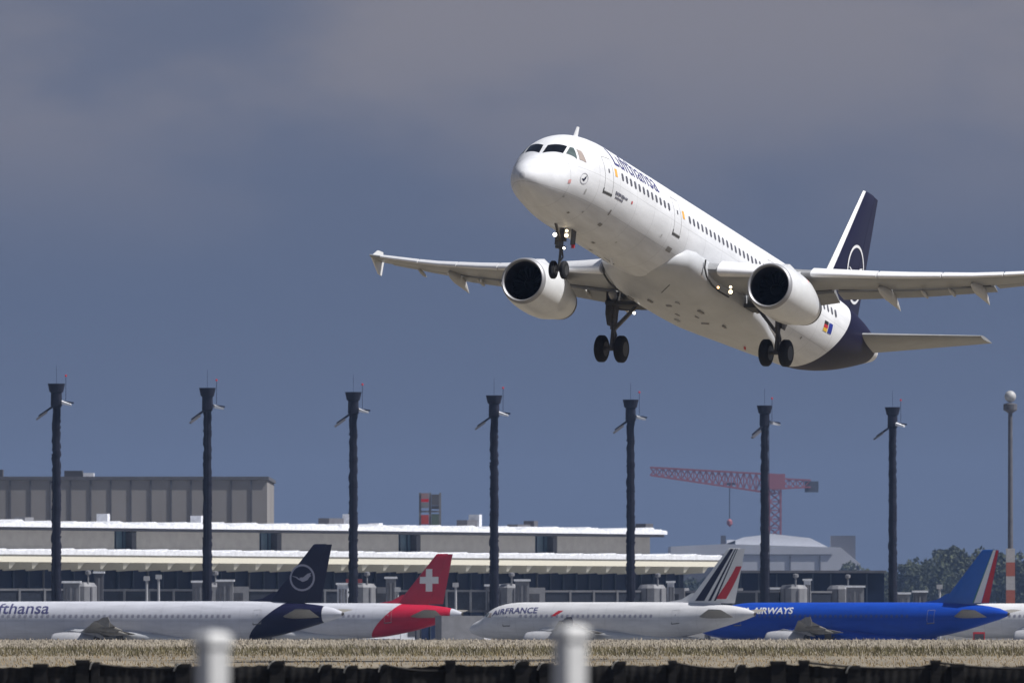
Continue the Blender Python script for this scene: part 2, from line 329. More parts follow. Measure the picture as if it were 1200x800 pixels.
        # tailplane
        ts = [(0, 37.7, 4.6, .33, .10), (.9, 38.3, 4.1, .44, .10), (6.2, 41.75, 1.6, 1.22, .09)]
        tw_ = Wing(ts, sg, Ot, 0); b = MB(True); b.rings([tw_.ring(y, AF + [.86, .93, 1.0]) for y in (.3, .9, 2.5, 4.5, 6.0, 6.15, 6.22)]); sp = b.build('tailplane', P['wing'], root, angle=35)
    if fly:
        for sg in (1, -1):
            w = Wing(sec, sg, Om)
            b = MB(True); pr = None
            for x, z in ((16.3, -.95), (16.25, -1.3), (16.5, -1.65), (17.2, -1.86), (18.2, -1.95), (19.4, -1.93)):
                q = (x, sg * (2.40 if x > 16.4 else 2.36), z)
                if pr: b.bar(pr, q, .06, .06)
                pr = q
            b.build('root_seal', P['dark'], root, False)
            for y0, y1 in ((2.5, 6.2), (6.5, 12.8)):
                b = MB(True); q = [w.pt(y, .785, -1) for y in (y0, y1)]; b.bar((q[0][0], q[0][1], q[0][2] + .01), (q[1][0], q[1][1], q[1][2] + .0), .16, .05); b.build('flap_gap_shade', P['dark'], root, False)  # dark strips painted in for the shadow in the gap ahead of the flaps
    # ---- fin
    b = MB(True); rr = []
    for z in (1.75, 2.1, 3.0, 4.5, 6.0, 7.3, 7.75, 7.85):
        t = (z - 1.9) / 5.95; le = 36.5 + Ot + t * 4.95 + (.12 if z > 7.8 else 0); ch = 5.7 + t * (1.97 - 5.7) - (.2 if z > 7.8 else 0); k = 1 if z < 7.8 else .5
        fr = [0, .01, .03, .08, .16, .28, .4, .55, .7]
        rr.append([(le + f * ch, -.095 * k * ch * thick(f), z) for f in reversed(fr)] + [(le + f * ch, .095 * k * ch * thick(f), z) for f in fr[1:]])
    b.rings(rr)
    b.rings([[(34.3 + Ot, 0, 1.95), (37.1 + Ot, -.16, 1.9), (37.3 + Ot, 0, 1.9), (37.1 + Ot, .16, 1.9)], [(34.4 + Ot, 0, 2.1), (37.1 + Ot, -.12, 2.2), (37.3 + Ot, 0, 2.2), (37.1 + Ot, .12, 2.2)], [(35.9 + Ot, 0, 2.35), (37.2 + Ot, -.07, 2.7), (37.4 + Ot, 0, 2.7), (37.2 + Ot, .07, 2.7)], [(37.05 + Ot, 0, 3.0), (37.25 + Ot, -.03, 3.05), (37.4 + Ot, 0, 3.05), (37.25 + Ot, .03, 3.05)]])
    fin = b.build('fin', P['fin'], root, angle=35)
    b = MB(True); rr = []
    for z in (1.95, 3.0, 4.5, 6.0, 7.3, 7.80):
        t = (z - 1.9) / 5.95; le = 36.5 + Ot + t * 4.95; ch = 5.7 + t * (1.97 - 5.7); fr = [.707, .8, .9, 1.0]
        rr.append([(le + f * ch, -.095 * ch * thick(f), z) for f in reversed(fr)] + [(le + f * ch, .095 * ch * thick(f) + .001, z) for f in fr])
    b.rings(rr); b.build('rudder', P.get('rudder', P['fin']), root, angle=35)
    if P.get('fin_edge'):
        b = MB(True); rr = []
        for z in (2.6, 4.5, 6.0, 7.3, 7.80):
            t = (z - 1.9) / 5.95; le = 36.5 + Ot + t * 4.95 - .02; ch = 5.7 + t * (1.97 - 5.7); fr = [0, .01, .03, .055 + .02 * t]
            rr.append([(le + f * ch, -.095 * ch * thick(f) - .006, z) for f in reversed(fr)] + [(le + f * ch, .095 * ch * thick(f) + .006, z) for f in fr[1:]])
        b.rings(rr); b.build('fin_leading_edge', P['fin_edge'], fin)
    # emblem on the fin, both sides
    fx, fz, fr_ = P.get('ring_at', (40.25, 4.45))[0] + Ot, P.get('ring_at', (40.25, 4.45))[1], 1.36
    def onfin(name, shapes, m, off=.012):
        for sg in (1, -1):
            b = MB(True)
            for V, Fc in shapes: b.add([(x, sg * (finy(x, z, Ot) + off), z) for x, z in V], Fc)
            b.build(name, m, fin, False, fix=False)
    if P.get('emblem') == 'crane':
        n_ = 48; V = [(fx + r_ * math.cos(2 * math.pi * i / n_), fz + r_ * math.sin(2 * math.pi * i / n_)) for r_ in (fr_, fr_ - P.get('ring_w', .13)) for i in range(n_)]
        cr = [(fx + a * 1.05, fz + c_ * 1.25 + .05) for a, c_ in CRANE]
        tri = [(0, 1, 16, 17), (1, 2, 15, 16), (2, 3, 14, 15), (3, 4, 13, 14), (4, 5, 12, 13), (5, 6, 11, 12), (6, 7, 8, 11), (8, 9, 10, 11)]
        onfin('fin_emblem', [(V, [(i, (i + 1) % n_, n_ + (i + 1) % n_, n_ + i) for i in range(n_)]), (cr, tri)], P['emblem_mat'], .02)
    elif P.get('emblem') == 'cross':
        a_, w_ = 1.15, .40; cx, cz = 40.55 + Ot, 4.75
        sh = lambda x0, x1, z0, z1: ([(cx + x0 + (x1 - x0) * i / 3, cz + (z0 if j == 0 else z1)) for j in (0, 1) for i in range(4)], [(i, i + 1, 5 + i, 4 + i) for i in range(3)])
        onfin('white_cross', [sh(-a_, a_, -w_ / 1.0, w_ / 1.0), sh(-w_, w_, w_ + .001, a_ * 1.15), sh(-w_, w_, -a_ * 1.15, -w_ - .001)], P['emblem_mat'], .03)
    elif P.get('emblem') == 'stripes':
        def band(f0, f1, z0, z1, col, g0=None, g1=None):
            V = []; g0 = f0 if g0 is None else g0; g1 = f1 if g1 is None else g1
            for i in range(6):
                z = z0 + (z1 - z0) * i / 5
                for f in (f0 + (g0 - f0) * i / 5, f1 + (g1 - f1) * i / 5):
                    t = (z - 1.9) / 5.95; le = 36.5 + Ot + t * 4.95; ch = 5.7 + t * (1.97 - 5.7); V.append((le + f * ch, z))
            onfin('fin_stripe', [(V, [(2 * i, 2 * i + 1, 2 * i + 3, 2 * i + 2) for i in range(5)])], col, .02)
        band(.16, .36, 2.2, 7.8, P['navy']); band(.44, .50, 2.2, 7.8, P['navy']); band(.56, .60, 2.2, 7.8, P['navy']); band(.58, .80, 2.4, 5.9, P['red'], .80, 1.0)
    elif P.get('emblem') == 'tricolour':
        def band(f0, f1, z0, z1, col, g0=None, g1=None):
            V = []; g0 = f0 if g0 is None else g0; g1 = f1 if g1 is None else g1
            for i in range(6):
                z = z0 + (z1 - z0) * i / 5
                for f in (f0, f1):
                    t = (z - 1.9) / 5.95; le = 36.5 + Ot + t * 4.95; ch = 5.7 + t * (1.97 - 5.7); V.append((le + f * ch, z))
            onfin('fin_stripe', [(V, [(2 * i, 2 * i + 1, 2 * i + 3, 2 * i + 2) for i in range(5)])], col, .02)
        band(.665, .685, 2.0, 7.8, P['green']); band(.69, .84, 2.0, 7.8, P['white']); band(.85, 1.0, 2.0, 7.8, P['red'])
    # ---- cockpit glazing (port then starboard)
    for sg in (1, -1):
        for k, (cs, m_) in enumerate([([(1.86, 3.2), (2.24, 38), (2.70, 33), (2.33, 4.0)], P['glass']), ([(2.33, 42), (2.70, 61), (2.92, 41), (2.78, 36.5)], P['glass2']), ([(2.85, 63), (3.27, 69.5), (3.25, 50), (3.02, 44.5)], P['glass3'])]):
            cs = P.get('cockpit', {}).get(k, cs)
            b = MB(True); H.patch(b, [(x, sg * t) for x, t in cs], 5, 5, .010); b.build('cockpit_window', m_, fus, fix=False)
    # ---- cabin windows: one mesh per side, moved along the hull
    if P.get('windows'):
        for sg in (1, -1):
            pr = None
            for x in P['windows']:
                if pr is None:
                    b = MB(True); hw, hh = (.115, 4.7) if fly else (.15, 5.0)
                    H.poly(b, [(20 + hw * a, sg * (74.3 + hh * c_)) for a, c_ in ((-1, -.6), (-.6, -1), (.6, -1), (1, -.6), (1, .6), (.6, 1), (-.6, 1), (-1, .6))], .012)
                    o = b.build('cabin_window', P['winglass'], fus, False, fix=False); pr = o
                else: o = pr.copy(); C.objects.link(o)
                o.location = (20 - x, 0, 0)
    # ---- doors
    for (x, wd) in P.get('doors', []):
        for sg in (1, -1):
            b = MB(True); a0, a1 = 56, 101.5
            for q in ([(x - wd/2 - .025, a0), (x + wd/2 + .025, a0), (x + wd/2 + .025, a0 + .9), (x - wd/2 - .025, a0 + .9)], [(x - wd/2 - .025, a1), (x + wd/2 + .025, a1), (x + wd/2 + .025, a1 - .9), (x - wd/2 - .025, a1 - .9)],
                      [(x - wd/2 - .025, a0), (x - wd/2, a0), (x - wd/2, a1), (x - wd/2 - .025, a1)], [(x + wd/2 + .025, a0), (x + wd/2, a0), (x + wd/2, a1), (x + wd/2 + .025, a1)]):
                H.patch(b, [(p, sg * q_) for p, q_ in q], 2, 10, .010)
            dr = b.build('cabin_door', P['seam'], fus, False, fix=False)
            b = MB(True)
            H.patch(b, [(x - wd/2 - .06, sg * 101.5), (x + wd/2 + .06, sg * 101.5), (x + wd/2 + .06, sg * 104.0), (x - wd/2 - .06, sg * 104.0)], 4, 3, .012)
            H.patch(b, [(x - wd/2 - .06, sg * 97.5), (x - wd/2 + .02, sg * 97.5), (x - wd/2 + .02, sg * 101.5), (x - wd/2 - .06, sg * 101.5)], 2, 3, .014); b.build('door_sill', P['dark'], dr, False, fix=False)
            b = MB(True); H.poly(b, [(x - .06, sg * 72), (x + .06, sg * 72), (x + .06, sg * 77), (x - .06, sg * 77)], .012); b.build('door_window', P['winglass'], dr, False, fix=False)
            if P.get('exit_marks'): b = MB(True); H.poly(b, [(x + wd/2 + .24, sg * 68), (x + wd/2 + .50, sg * 68), (x + wd/2 + .50, sg * 78), (x + wd/2 + .24, sg * 78)], .012); b.build('exit_mark', P['orange'], fus, False, fix=False)
    # ---- titles
    for (txt, size, x, th, m_, bold, sp, slant) in P.get('titles', []):
        V, Fc, w_ = text_tris(txt, size, bold, sp)
        for sg in (1, -1):
            b = MB(True); k = 180 / (math.pi * 2.04)
            b.add([H.P(x + ((p[0]) if sg > 0 else (w_ - p[0])) + sg * slant * p[1], R(sg * (th - k * p[1])), .014) for p in V], Fc); b.build('title_lettering', m_, fus, False, fix=False)
    # ---- antennas
    b = MB(True)
    b.add([(5.4, -.04, 1.95), (5.75, -.04, 1.97), (5.88, -.03, 2.5), (5.72, -.03, 2.5), (5.4, .04, 1.95), (5.75, .04, 1.97), (5.88, .03, 2.5), (5.72, .03, 2.5)], [(0, 1, 2, 3), (4, 5, 6, 7), (0, 1, 5, 4), (1, 2, 6, 5), (2, 3, 7, 6), (3, 0, 4, 7)]) if fly else None
    if fly: b.build('blade_antenna', P['white'], fus, False)
    # ---- landing gear
    tyre, steel, hub = P['tyre'], P['steel'], P['hub']
    def wheel(par, x, y, z, r, w, sg):
        b = MB(True); b.lathe([(-w/2, r * .55), (-w/2 * .95, r * .78), (-w/2 * .72, r * .93), (-w * .25, r * .995), (0, r), (w * .25, r * .995), (w/2 * .72, r * .93), (w/2 * .95, r * .78), (w/2, r * .55)], (x, y, z), 'y', 32); o = b.build('wheel', tyre, par, fix=False)
        b = MB(True); b.lathe([(-w/2 * .98, r * .56), (-w/2 * .7, r * .5), (-w/2 * .6, r * .12), (w/2 * .6, r * .12), (w/2 * .7, r * .5), (w/2 * .98, r * .56)], (x, y, z), 'y', 20, True, True); b.build('rim', hub, o, fix=False); return o
    gx = 5.22; zt = -4.28 if fly else -3.8
    b = MB(True); b.tube((gx - .1, 0, -1.8), (gx, 0, -3.0), .10); b.tube((gx, 0, -3.0), (gx, 0, zt + .36), .065); b.tube((gx, -.24, zt + .38), (gx, .24, zt + .38), .05)
    b.bar((gx - .06, 0, -2.7), (gx - 1.0, 0, -1.95), .09); b.bar((gx + .1, 0, -2.9), (gx + .34, 0, -3.25), .05); b.bar((gx + .34, 0, -3.25), (gx + .08, 0, -3.5), .05); b.box(gx - .16, gx + .16, -.16, .16, -2.62, -2.35); b.box(gx - .14, gx + .05, -.22, .22, -2.95, -2.86)
    ng = b.build('nose_gear', steel, root, angle=40)
    for sg in (1, -1):
        wheel(ng, gx, sg * .25, zt + .39, .39, .23, sg)
        b = MB(True); b.box(gx + .15, gx + .65, sg * .36 - .015, sg * .36 + .015, -2.75, -1.95); b.build('gear_door', P['doorin'], ng, False)
    if fly:
        for (dy, dz, m_, r_) in ((-.26, -2.40, P['lampw'], .085), (.27, -2.42, P['lampy'], .085), (.27, -2.22, P['lampy'], .06), (.22, -2.98, P['lampw'], .05)):
            b = MB(True); b.lathe([(-.02, r_ * 1.25), (.12, r_ * .9)], (gx - .18, dy, dz), 'x', 14, False, True); o = b.build('lamp_housing', steel, ng, fix=False)
            b = MB(True); b.lathe([(-.035, .001), (-.035, r_), (.01, r_)], (gx - .18, dy, dz), 'x', 14, True, False); b.build('lamp_lens', m_, o, fix=False)
        b = MB(True); b.box(gx + .1, gx + .16, .42, .56, -2.9, -2.75); b.build('marker_tag', P['red'], ng, False)
    for sg in (1, -1):
        mx, my = 21.97 + Om, sg * 3.88; zt = -4.45 if fly else -3.8; r_ = .60
        b = MB(True); b.tube((mx - .1, my - sg * .05, -1.3), (mx, my, -2.75), .17, .15); b.tube((mx, my, -2.75), (mx, my, zt + r_), .10); b.tube((mx, my - .44, zt + r_), (mx, my + .44, zt + r_), .085)
        b.bar((mx, my - sg * .05, -2.95), (mx - .05, my - sg * 1.15, -1.75), .14); b.bar((mx, my, -2.05), (mx - .02, my - sg * .85, -2.1), .07); b.bar((mx - .02, my - sg * .85, -2.1), (mx, my - sg * 1.3, -1.7), .07)
        b.bar((mx + .12, my, -2.9), (mx + .42, my, -3.15), .07); b.bar((mx + .42, my, -3.15), (mx + .1, my, zt + r_ + .05), .07); b.tube((mx - .16, my + sg * .1, -1.6), (mx - .18, my + sg * .05, -3.0), .035)
        mg = b.build('main_gear', steel, root, angle=40)
        for k in (-1, 1): wheel(mg, mx, my + k * .465, zt + r_, r_, .42, sg)
        b = MB(True); V = []
        for k in (0, .04): V += [(mx - .42, my + sg * (.30 + k), -1.35), (mx + .42, my + sg * (.30 + k), -1.35), (mx + .40, my + sg * (.26 + k), -2.35), (mx + .15, my + sg * (.22 + k), -2.8), (mx - .18, my + sg * (.22 + k), -2.8), (mx - .40, my + sg * (.26 + k), -2.35)]
        b.add(V, [tuple(range(6)), tuple(range(6, 12))] + [(i, (i + 1) % 6, 6 + (i + 1) % 6, 6 + i) for i in range(6)]); b.build('gear_door', P['doorin'], mg, False)
        if fly:
            # gear well and landing lamps at the wing root
            b = MB(True); b.box(mx - .55, mx + .55, min(my - sg * 1.5, my + sg * .3), max(my - sg * 1.5, my + sg * .3), -1.95, -1.78 + .0); b.build('gear_well', P['dark'], root, False)
            for (dx, dy, dz, m_, rr_) in ((17.5, 3.2, -2.10, P['lampy'], .085), (17.45, 3.2, -1.90, P['lampy'], .06), (17.2, 2.72, -1.98, P['lampo'], .05)) if sg > 0 else ((21.3, 2.7, -2.35, P['lampw'], .06),):
                b = MB(True); b.lathe([(-.02, rr_ * 1.2), (.16, rr_ * .8)], (dx, sg * dy, dz), 'x', 14, False, True); o = b.build('lamp_housing', steel, root, fix=False)
                b = MB(True); b.lathe([(-.035, .001), (-.035, rr_), (.01, rr_)], (dx, sg * dy, dz), 'x', 14, True, False); b.build('lamp_lens', m_, o, fix=False)
    return root, H, fus, fin
WH = mat('white_paint', (.78, .78, .78), .32, var=.03, coat=.3)
NAVY = (.010, .010, .036)
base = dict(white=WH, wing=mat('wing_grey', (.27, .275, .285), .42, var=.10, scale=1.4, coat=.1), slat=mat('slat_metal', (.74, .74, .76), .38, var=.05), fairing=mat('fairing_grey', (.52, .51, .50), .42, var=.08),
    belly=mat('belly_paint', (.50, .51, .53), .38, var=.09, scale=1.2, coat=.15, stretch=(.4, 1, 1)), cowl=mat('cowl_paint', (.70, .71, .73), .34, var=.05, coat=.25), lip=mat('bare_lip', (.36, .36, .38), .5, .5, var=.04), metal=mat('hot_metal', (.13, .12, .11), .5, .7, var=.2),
    duct=mat('duct_dark', (.022, .022, .03), .5, var=.1), fan=mat('fan_dark', (.006, .006, .008), .6, 0, var=.3, spec=.25), glass=mat('cockpit_glass', (.006, .007, .010), .08, var=0), glass2=mat('side_glass', (.10, .13, .13), .12, var=.3, scale=2), glass3=mat('blind_glass', (.36, .30, .27), .3, var=.1), winglass=mat('window_glass', (.11, .11, .13), .2, var=.1),
    seam=mat('seam_grey', (.42, .42, .42), .5, var=.1), dark=mat('dark_grey', (.05, .05, .05), .6, var=.2), tyre=mat('tyre_rubber', (.012, .012, .014), .75, var=.3, spec=.3), steel=mat('gear_steel', (.10, .095, .09), .45, .3, var=.35, scale=5), hub=mat('wheel_hub', (.06, .06, .06), .5, .3, var=.2),
    doorin=mat('gear_door_paint', (.07, .065, .06), .55, var=.15), fence=WH, red=mat('signal_red', (.55, .02, .03), .45, var=.08), orange=mat('exit_orange', (.85, .42, .08), .5, var=.05), navy=mat('navy_paint', NAVY, .4, var=.08, spec=.3), green=mat('flag_green', (.02, .22, .07), .4, var=.05),
    lampw=mat('lamp_white', (.9, .9, .9), .3, var=0, emit=(1, .98, .93), es=5), lampy=mat('lamp_warm', (.9, .8, .6), .3, var=0, emit=(1, .80, .52), es=3.5), lampo=mat('lamp_amber', (.9, .5, .3), .3, var=0, emit=(1, .5, .2), es=5))
silver = mat('emblem_silver', (.62, .62, .66), .4, var=.03)
# --- the aircraft taking off
wl = [6.74 + .522 * i for i in range(12)] + [15.1 + .533 * i for i in range(20)] + [27.3 + .533 * i for i in range(14)]
p = dict(base, fly=True, ring_at=(41.0, 3.78), paint=livery('liner_paint', (.76, .77, .80), NAVY, 34.1, .62, cone=42.7), fin=mat('fin_navy', NAVY, .35, var=.06, spec=.35), fin_edge=mat('fin_edge_metal', (.8, .8, .82), .4, var=.03), emblem='crane', emblem_mat=mat('emblem_white', (.8, .8, .82), .4, var=.02),
         windows=wl, doors=[(5.2, .84), (13.55, .80), (26.1, .80)], exit_marks=True, titles=[('Lufthansa', 1.42, 6.0, 62, mat('title_navy', (.06, .06, .20), .4, var=.03), .0, 1.04, 0)])
fly, H, fus, fin = make_airliner('airliner', p)
tag(fly, 'white twin engine airliner with dark blue tail climbing away with landing gear down', 'airplane')
yw, pt, rl = R(248.628), R(10.824), R(-1.841)
fw = Vector((math.cos(pt) * math.cos(yw), math.cos(pt) * math.sin(yw), math.sin(pt))); l0 = Vector((0, 0, 1)).cross(fw).normalized(); u0 = fw.cross(l0)
lf = math.cos(rl) * l0 + math.sin(rl) * u0; up = -math.sin(rl) * l0 + math.cos(rl) * u0
Mx = Matrix((fw, lf, up)).transposed().to_4x4(); Mx.translation = Vector((7.67, 499.97, 15.76 + EYE)); fly.matrix_world = Mx
# flags, small marks, round emblem by the cockpit
def mark(name, corners, m, off=.014, nu=2, nv=3):
    b = MB(True); H.patch(b, corners, nu, nv, off); return b.build(name, m, fus, False, fix=False)
def rect(x, t, w, h, sk=0): k = h / 2 / 2.03 * 180 / math.pi; return [(x - w / 2 - sk, t - k), (x + w / 2 - sk, t - k), (x + w / 2 + sk, t + k), (x - w / 2 + sk, t + k)]
fl_black = mat('flag_black', (.02, .02, .02), .5); fl_gold = mat('flag_gold', (.80, .50, .05), .5); fl_blue = mat('flag_blue', (.01, .03, .30), .5)
for k, (m_) in enumerate((fl_black, base['red'], fl_gold)): mark('flag_band', rect(33.0, 94.6 + k * 4.4, .5, .15), m_)
mark('flag_panel', rect(33.6, 99.0, .5, .46), fl_blue)
rr_ = random.Random(11)
x = 6.05
for k in range(9): w_ = rr_.uniform(.10, .15); mark('name_letter', rect(x, 97.6 + rr_.uniform(-.3, .3), w_, rr_.uniform(.09, .17)), mat('name_grey', (.12, .12, .16))); x += w_ + .045
x = 6.1
for k in range(6): w_ = rr_.uniform(.10, .14); mark('name_letter', rect(x, 102.6, w_, .08), mat('name_grey', (.12, .12, .16))); x += w_ + .03
mark('flag_panel', rect(7.95, 97.5, .13, .12), base['red'])
b = MB(True); H.ring(b, 3.05, 93, .30, .04, .012); b.build('round_emblem', mat('emblem_grey', (.42, .42, .46), .5), fus, False, fix=False)
b = MB(True); H.poly(b, [(3.05 + a * .2, 93 - c_ * 6.5) for a, c_ in ((-1, .0), (-.3, -.2), (.2, .35), (.9, .7), (.6, 0), (.1, -.6), (-.3, -.45))], .012); b.build('round_emblem', base['navy'], fus, False, fix=False)
for x, t, w_, h_ in ((6.3, 141, .34, .16), (6.2, 122, .14, .26), (13.5, 122, .55, .22), (2.2, 128, .12, .12), (3.5, 150, .14, .12), (4.2, 138, .12, .10), (8.0, 170, .3, .12), (9.0, 150, .1, .1), (9.5, 190, .26, .14), (12.1, 112, .1, .1), (29.5, 160, .3, .12), (31, 128, .14, .12), (3.4, 110, .10, .22)): mark('belly_hatch', rect(x, t, w_, h_), base['seam'] if w_ < .13 else mat('hatch_grey', (.25, .24, .23), .6))
mark('warning_mark', rect(2.1, 96, .16, .26), mat('pale_red', (.60, .30, .30), .5))
for x0, x1, t in ((10.9, 12.4, 187), (11.0, 12.6, 198)): mark('air_intake', [(x0, t), (x1, t + 2), (x1, t + 4), (x0, t + 1)], base['dark'], .012, 6, 2)
b = MB(True)
for x0, y0, x1, y1 in ((15.0, 1.3, 16.3, .45),): b.bar((x0, y0, -2.37), (x1, y1, -2.455), .035, .02)
b.build('belly_seam', base['dark'], fly, False)
for x0, y0, w_, h_, m_ in ((17.6, -.7, .5, .10, 'dark'), (17.9, .5, .4, .08, 'seam'), (18.6, -.2, .22, .22, 'dark'), (19.6, .9, .6, .13, 'dark'), (20.3, -.4, .45, .08, 'dark'), (20.8, .35, .35, .08, 'dark'), (21.6, -.9, .5, .1, 'seam'), (22.3, .1, .1, .35, 'dark'), (16.9, -1.4, .7, .1, 'dark'), (22.8, .9, .4, .08, 'dark')):
    MB(True).box(x0, x0 + w_, y0, y0 + h_, -2.556, -2.50).build('belly_panel', base['seam'] if m_ == 'seam' else mat('hatch_grey', (.25, .24, .23)), fly, False)
MB(True).add([(27.9, -.015, -2.02), (28.3, -.015, -2.02), (28.35, -.01, -2.45), (28.15, -.01, -2.45), (27.9, .015, -2.02), (28.3, .015, -2.02), (28.35, .01, -2.45), (28.15, .01, -2.45)], [(0, 1, 2, 3), (4, 5, 6, 7), (0, 1, 5, 4), (1, 2, 6, 5), (2, 3, 7, 6), (3, 0, 4, 7)]).build('blade_antenna', base['red'], fly, False)
MB(True).add([(10.9, -.015, -2.02), (11.3, -.015, -2.02), (11.35, -.01, -2.35), (11.15, -.01, -2.35), (10.9, .015, -2.02), (11.3, .015, -2.02), (11.35, .01, -2.35), (11.15, .01, -2.35)], [(0, 1, 2, 3), (4, 5, 6, 7), (0, 1, 5, 4), (1, 2, 6, 5), (2, 3, 7, 6), (3, 0, 4, 7)]).build('blade_antenna', base['white'], fly, False)
# ------------------------------------------------------------------ ground
GZ = -2.4                                   # apron level; the meadow by the camera is at 0
def hgt(y): t = min(max((y - 930) / 90, 0), 1); return GZ * t * t * (3 - 2 * t)
ysg = [-60, 0, 60, 140, 200, 300, 400, 480, 560, 640, 720, 800, 860, 900, 930] + list(np.linspace(936, 1020, 15)) + [1100, 1300, 1600, 2000, 2600, 3600, 5000, 7000, 9000]
xsg = [-3000, -1500, -700, -300, -120, -60, -30, 0, 30, 60, 120, 300, 700, 1500, 3000]
V = [(x, y, hgt(y) + (0 if y < 480 or y > 930 else .05 * math.sin(x * .21 + y * .05) * math.sin(x * .09))) for y in ysg for x in xsg]; nx = len(xsg)
gm = mat('meadow_soil', (.10, .095, .09), .95, var=.35, scale=.35, stretch=(1, .15, 1), detail=8)
g = mk('ground', V, [(j * nx + i, j * nx + i + 1, (j + 1) * nx + i + 1, (j + 1) * nx + i) for j in range(len(ysg) - 1) for i in range(nx - 1)], gm, angle=80); tag(g, kind='structure')
ys_m = [430, 500, 600, 700, 800, 900, 930]; md = mk('meadow', [(x, y, hgt(y) + .055) for y in ys_m for x in (-90, -45, 0, 45, 90)], [(j * 5 + i, j * 5 + i + 1, j * 5 + i + 6, j * 5 + i + 5) for j in range(6) for i in range(4)], mat('straw_ground', (.20, .17, .125), .95, var=.3, scale=.25, stretch=(1, .07, 1), detail=8), angle=80); tag(md, kind='structure')
ap = mk('apron', [(-400, 1030, GZ + .01), (400, 1030, GZ + .01), (400, 2050, GZ + .01), (-400, 2050, GZ + .01)], [(0, 1, 2, 3)], mat('concrete', (.20, .20, .20), .85, var=.12, scale=.2), None, False); tag(ap, kind='structure')
# ---- dry grass blades
def blades(name, n_, y0, y1, h0, h1, w0, w1, m, label, power=1.):
    y = y0 + (y1 - y0) * rng.random(n_)**power; x = (rng.random(n_) * 2 - 1) * (y * .052 + 3); h = h0 + (h1 - h0) * rng.random(n_)**1.6
    cl = .5 + .5 * np.sin(x * 1.3 + 2.1 * np.sin(y * .31)) * np.sin(x * .37 + y * .021); h *= .55 + .75 * cl; w = w0 + (w1 - w0) * rng.random(n_)
    a = rng.normal(0, .25, n_) * h; bnd = rng.normal(0, .25, n_) * h; rot = rng.random(n_) * 3.14
    z = np.array([hgt(q) for q in y]) - .03; V = np.zeros((n_, 4, 3))
    V[:, 0] = np.stack([x - w / 2 * np.cos(rot), y - w / 2 * np.sin(rot), z], 1); V[:, 1] = np.stack([x + w / 2 * np.cos(rot), y + w / 2 * np.sin(rot), z], 1)
    V[:, 2] = np.stack([x + a * .5 + w * .35, y + bnd * .4, z + h * .62], 1); V[:, 3] = np.stack([x + a, y + bnd, z + h], 1)
    me = bpy.data.meshes.new(name); k = np.arange(n_)[:, None] * 4; me.from_pydata(V.reshape(-1, 3).tolist(), [], (k + np.array([[0, 1, 2, 3]])).tolist()); me.materials.append(m)
    o = bpy.data.objects.new(name, me); C.objects.link(o); tag(o, label, 'grass', kind='stuff'); return o
def grassmat(name, c1, c2, sc):
    m = bpy.data.materials.new(name); m.use_nodes = True; t = m.node_tree; b = t.nodes['Principled BSDF']; b.inputs['Roughness'].default_value = .85; b.inputs['Specular IOR Level'].default_value = .2
    c = t.nodes.new('ShaderNodeTexCoord'); mpn = t.nodes.new('ShaderNodeMapping'); mpn.inputs['Scale'].default_value = (1, .06, .6); x = t.nodes.new('ShaderNodeTexNoise'); x.inputs['Scale'].default_value = sc; x.inputs['Detail'].default_value = 9; x.inputs['Roughness'].default_value = .75
    r = t.nodes.new('ShaderNodeMapRange'); r.inputs[1].default_value = .38; r.inputs[2].default_value = .62
    mx = t.nodes.new('ShaderNodeMix'); mx.data_type = 'RGBA'; mx.inputs[6].default_value = (*c1, 1); mx.inputs[7].default_value = (*c2, 1)
    t.links.new(c.outputs['Object'], mpn.inputs[0]); t.links.new(mpn.outputs[0], x.inputs[0]); t.links.new(x.outputs[0], r.inputs[0]); t.links.new(r.outputs[0], mx.inputs[0]); t.links.new(mx.outputs[2], b.inputs['Base Color']); return m
blades('far_grass', 24000, 690, 932, .08, .30, .06, .16, grassmat('straw_pale', (.52, .47, .39), (.40, .345, .27), .5), 'pale dry grass along the far crest of the airfield meadow')
blades('tall_grass', 25000, 560, 700, .10, .42, .03, .09, grassmat('grass_olive', (.10, .095, .045), (.25, .205, .115), .3), 'olive and brown tall grass across the middle of the meadow')
blades('near_grass', 15000, 440, 575, .08, .24, .03, .08, grassmat('straw_ochre', (.42, .31, .17), (.28, .21, .11), .45), 'ochre dry grass strip just beyond the black barrier')
# ------------------------------------------------------------------ parked airliners
def place(root, endx, px, s, a):
    a = R(a); d = F / s; h = Vector((-math.cos(a), math.sin(a), 0)); t = Vector(((px - 600) / s, d, 0)); c = t - h * (20 - endx); root.location = (c.x, c.y, GZ + 3.81); root.rotation_euler = (0, 0, math.pi - a)
gr = 'airliners parked side by side on the apron'
pw = lambda a, b_: [a + .62 * i for i in range(int((b_ - a) / .62))]
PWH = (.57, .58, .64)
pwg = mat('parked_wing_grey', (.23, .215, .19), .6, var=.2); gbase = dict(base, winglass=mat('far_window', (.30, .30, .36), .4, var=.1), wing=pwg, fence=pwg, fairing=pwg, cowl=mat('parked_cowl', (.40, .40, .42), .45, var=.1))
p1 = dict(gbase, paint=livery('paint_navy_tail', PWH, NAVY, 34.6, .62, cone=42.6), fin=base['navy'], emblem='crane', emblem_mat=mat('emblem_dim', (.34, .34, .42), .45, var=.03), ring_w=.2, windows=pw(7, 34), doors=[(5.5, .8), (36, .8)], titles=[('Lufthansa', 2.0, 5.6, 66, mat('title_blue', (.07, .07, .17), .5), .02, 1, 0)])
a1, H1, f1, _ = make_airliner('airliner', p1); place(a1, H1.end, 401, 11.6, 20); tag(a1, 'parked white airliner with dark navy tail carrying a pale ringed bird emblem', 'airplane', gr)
RED = (.50, .018, .05)
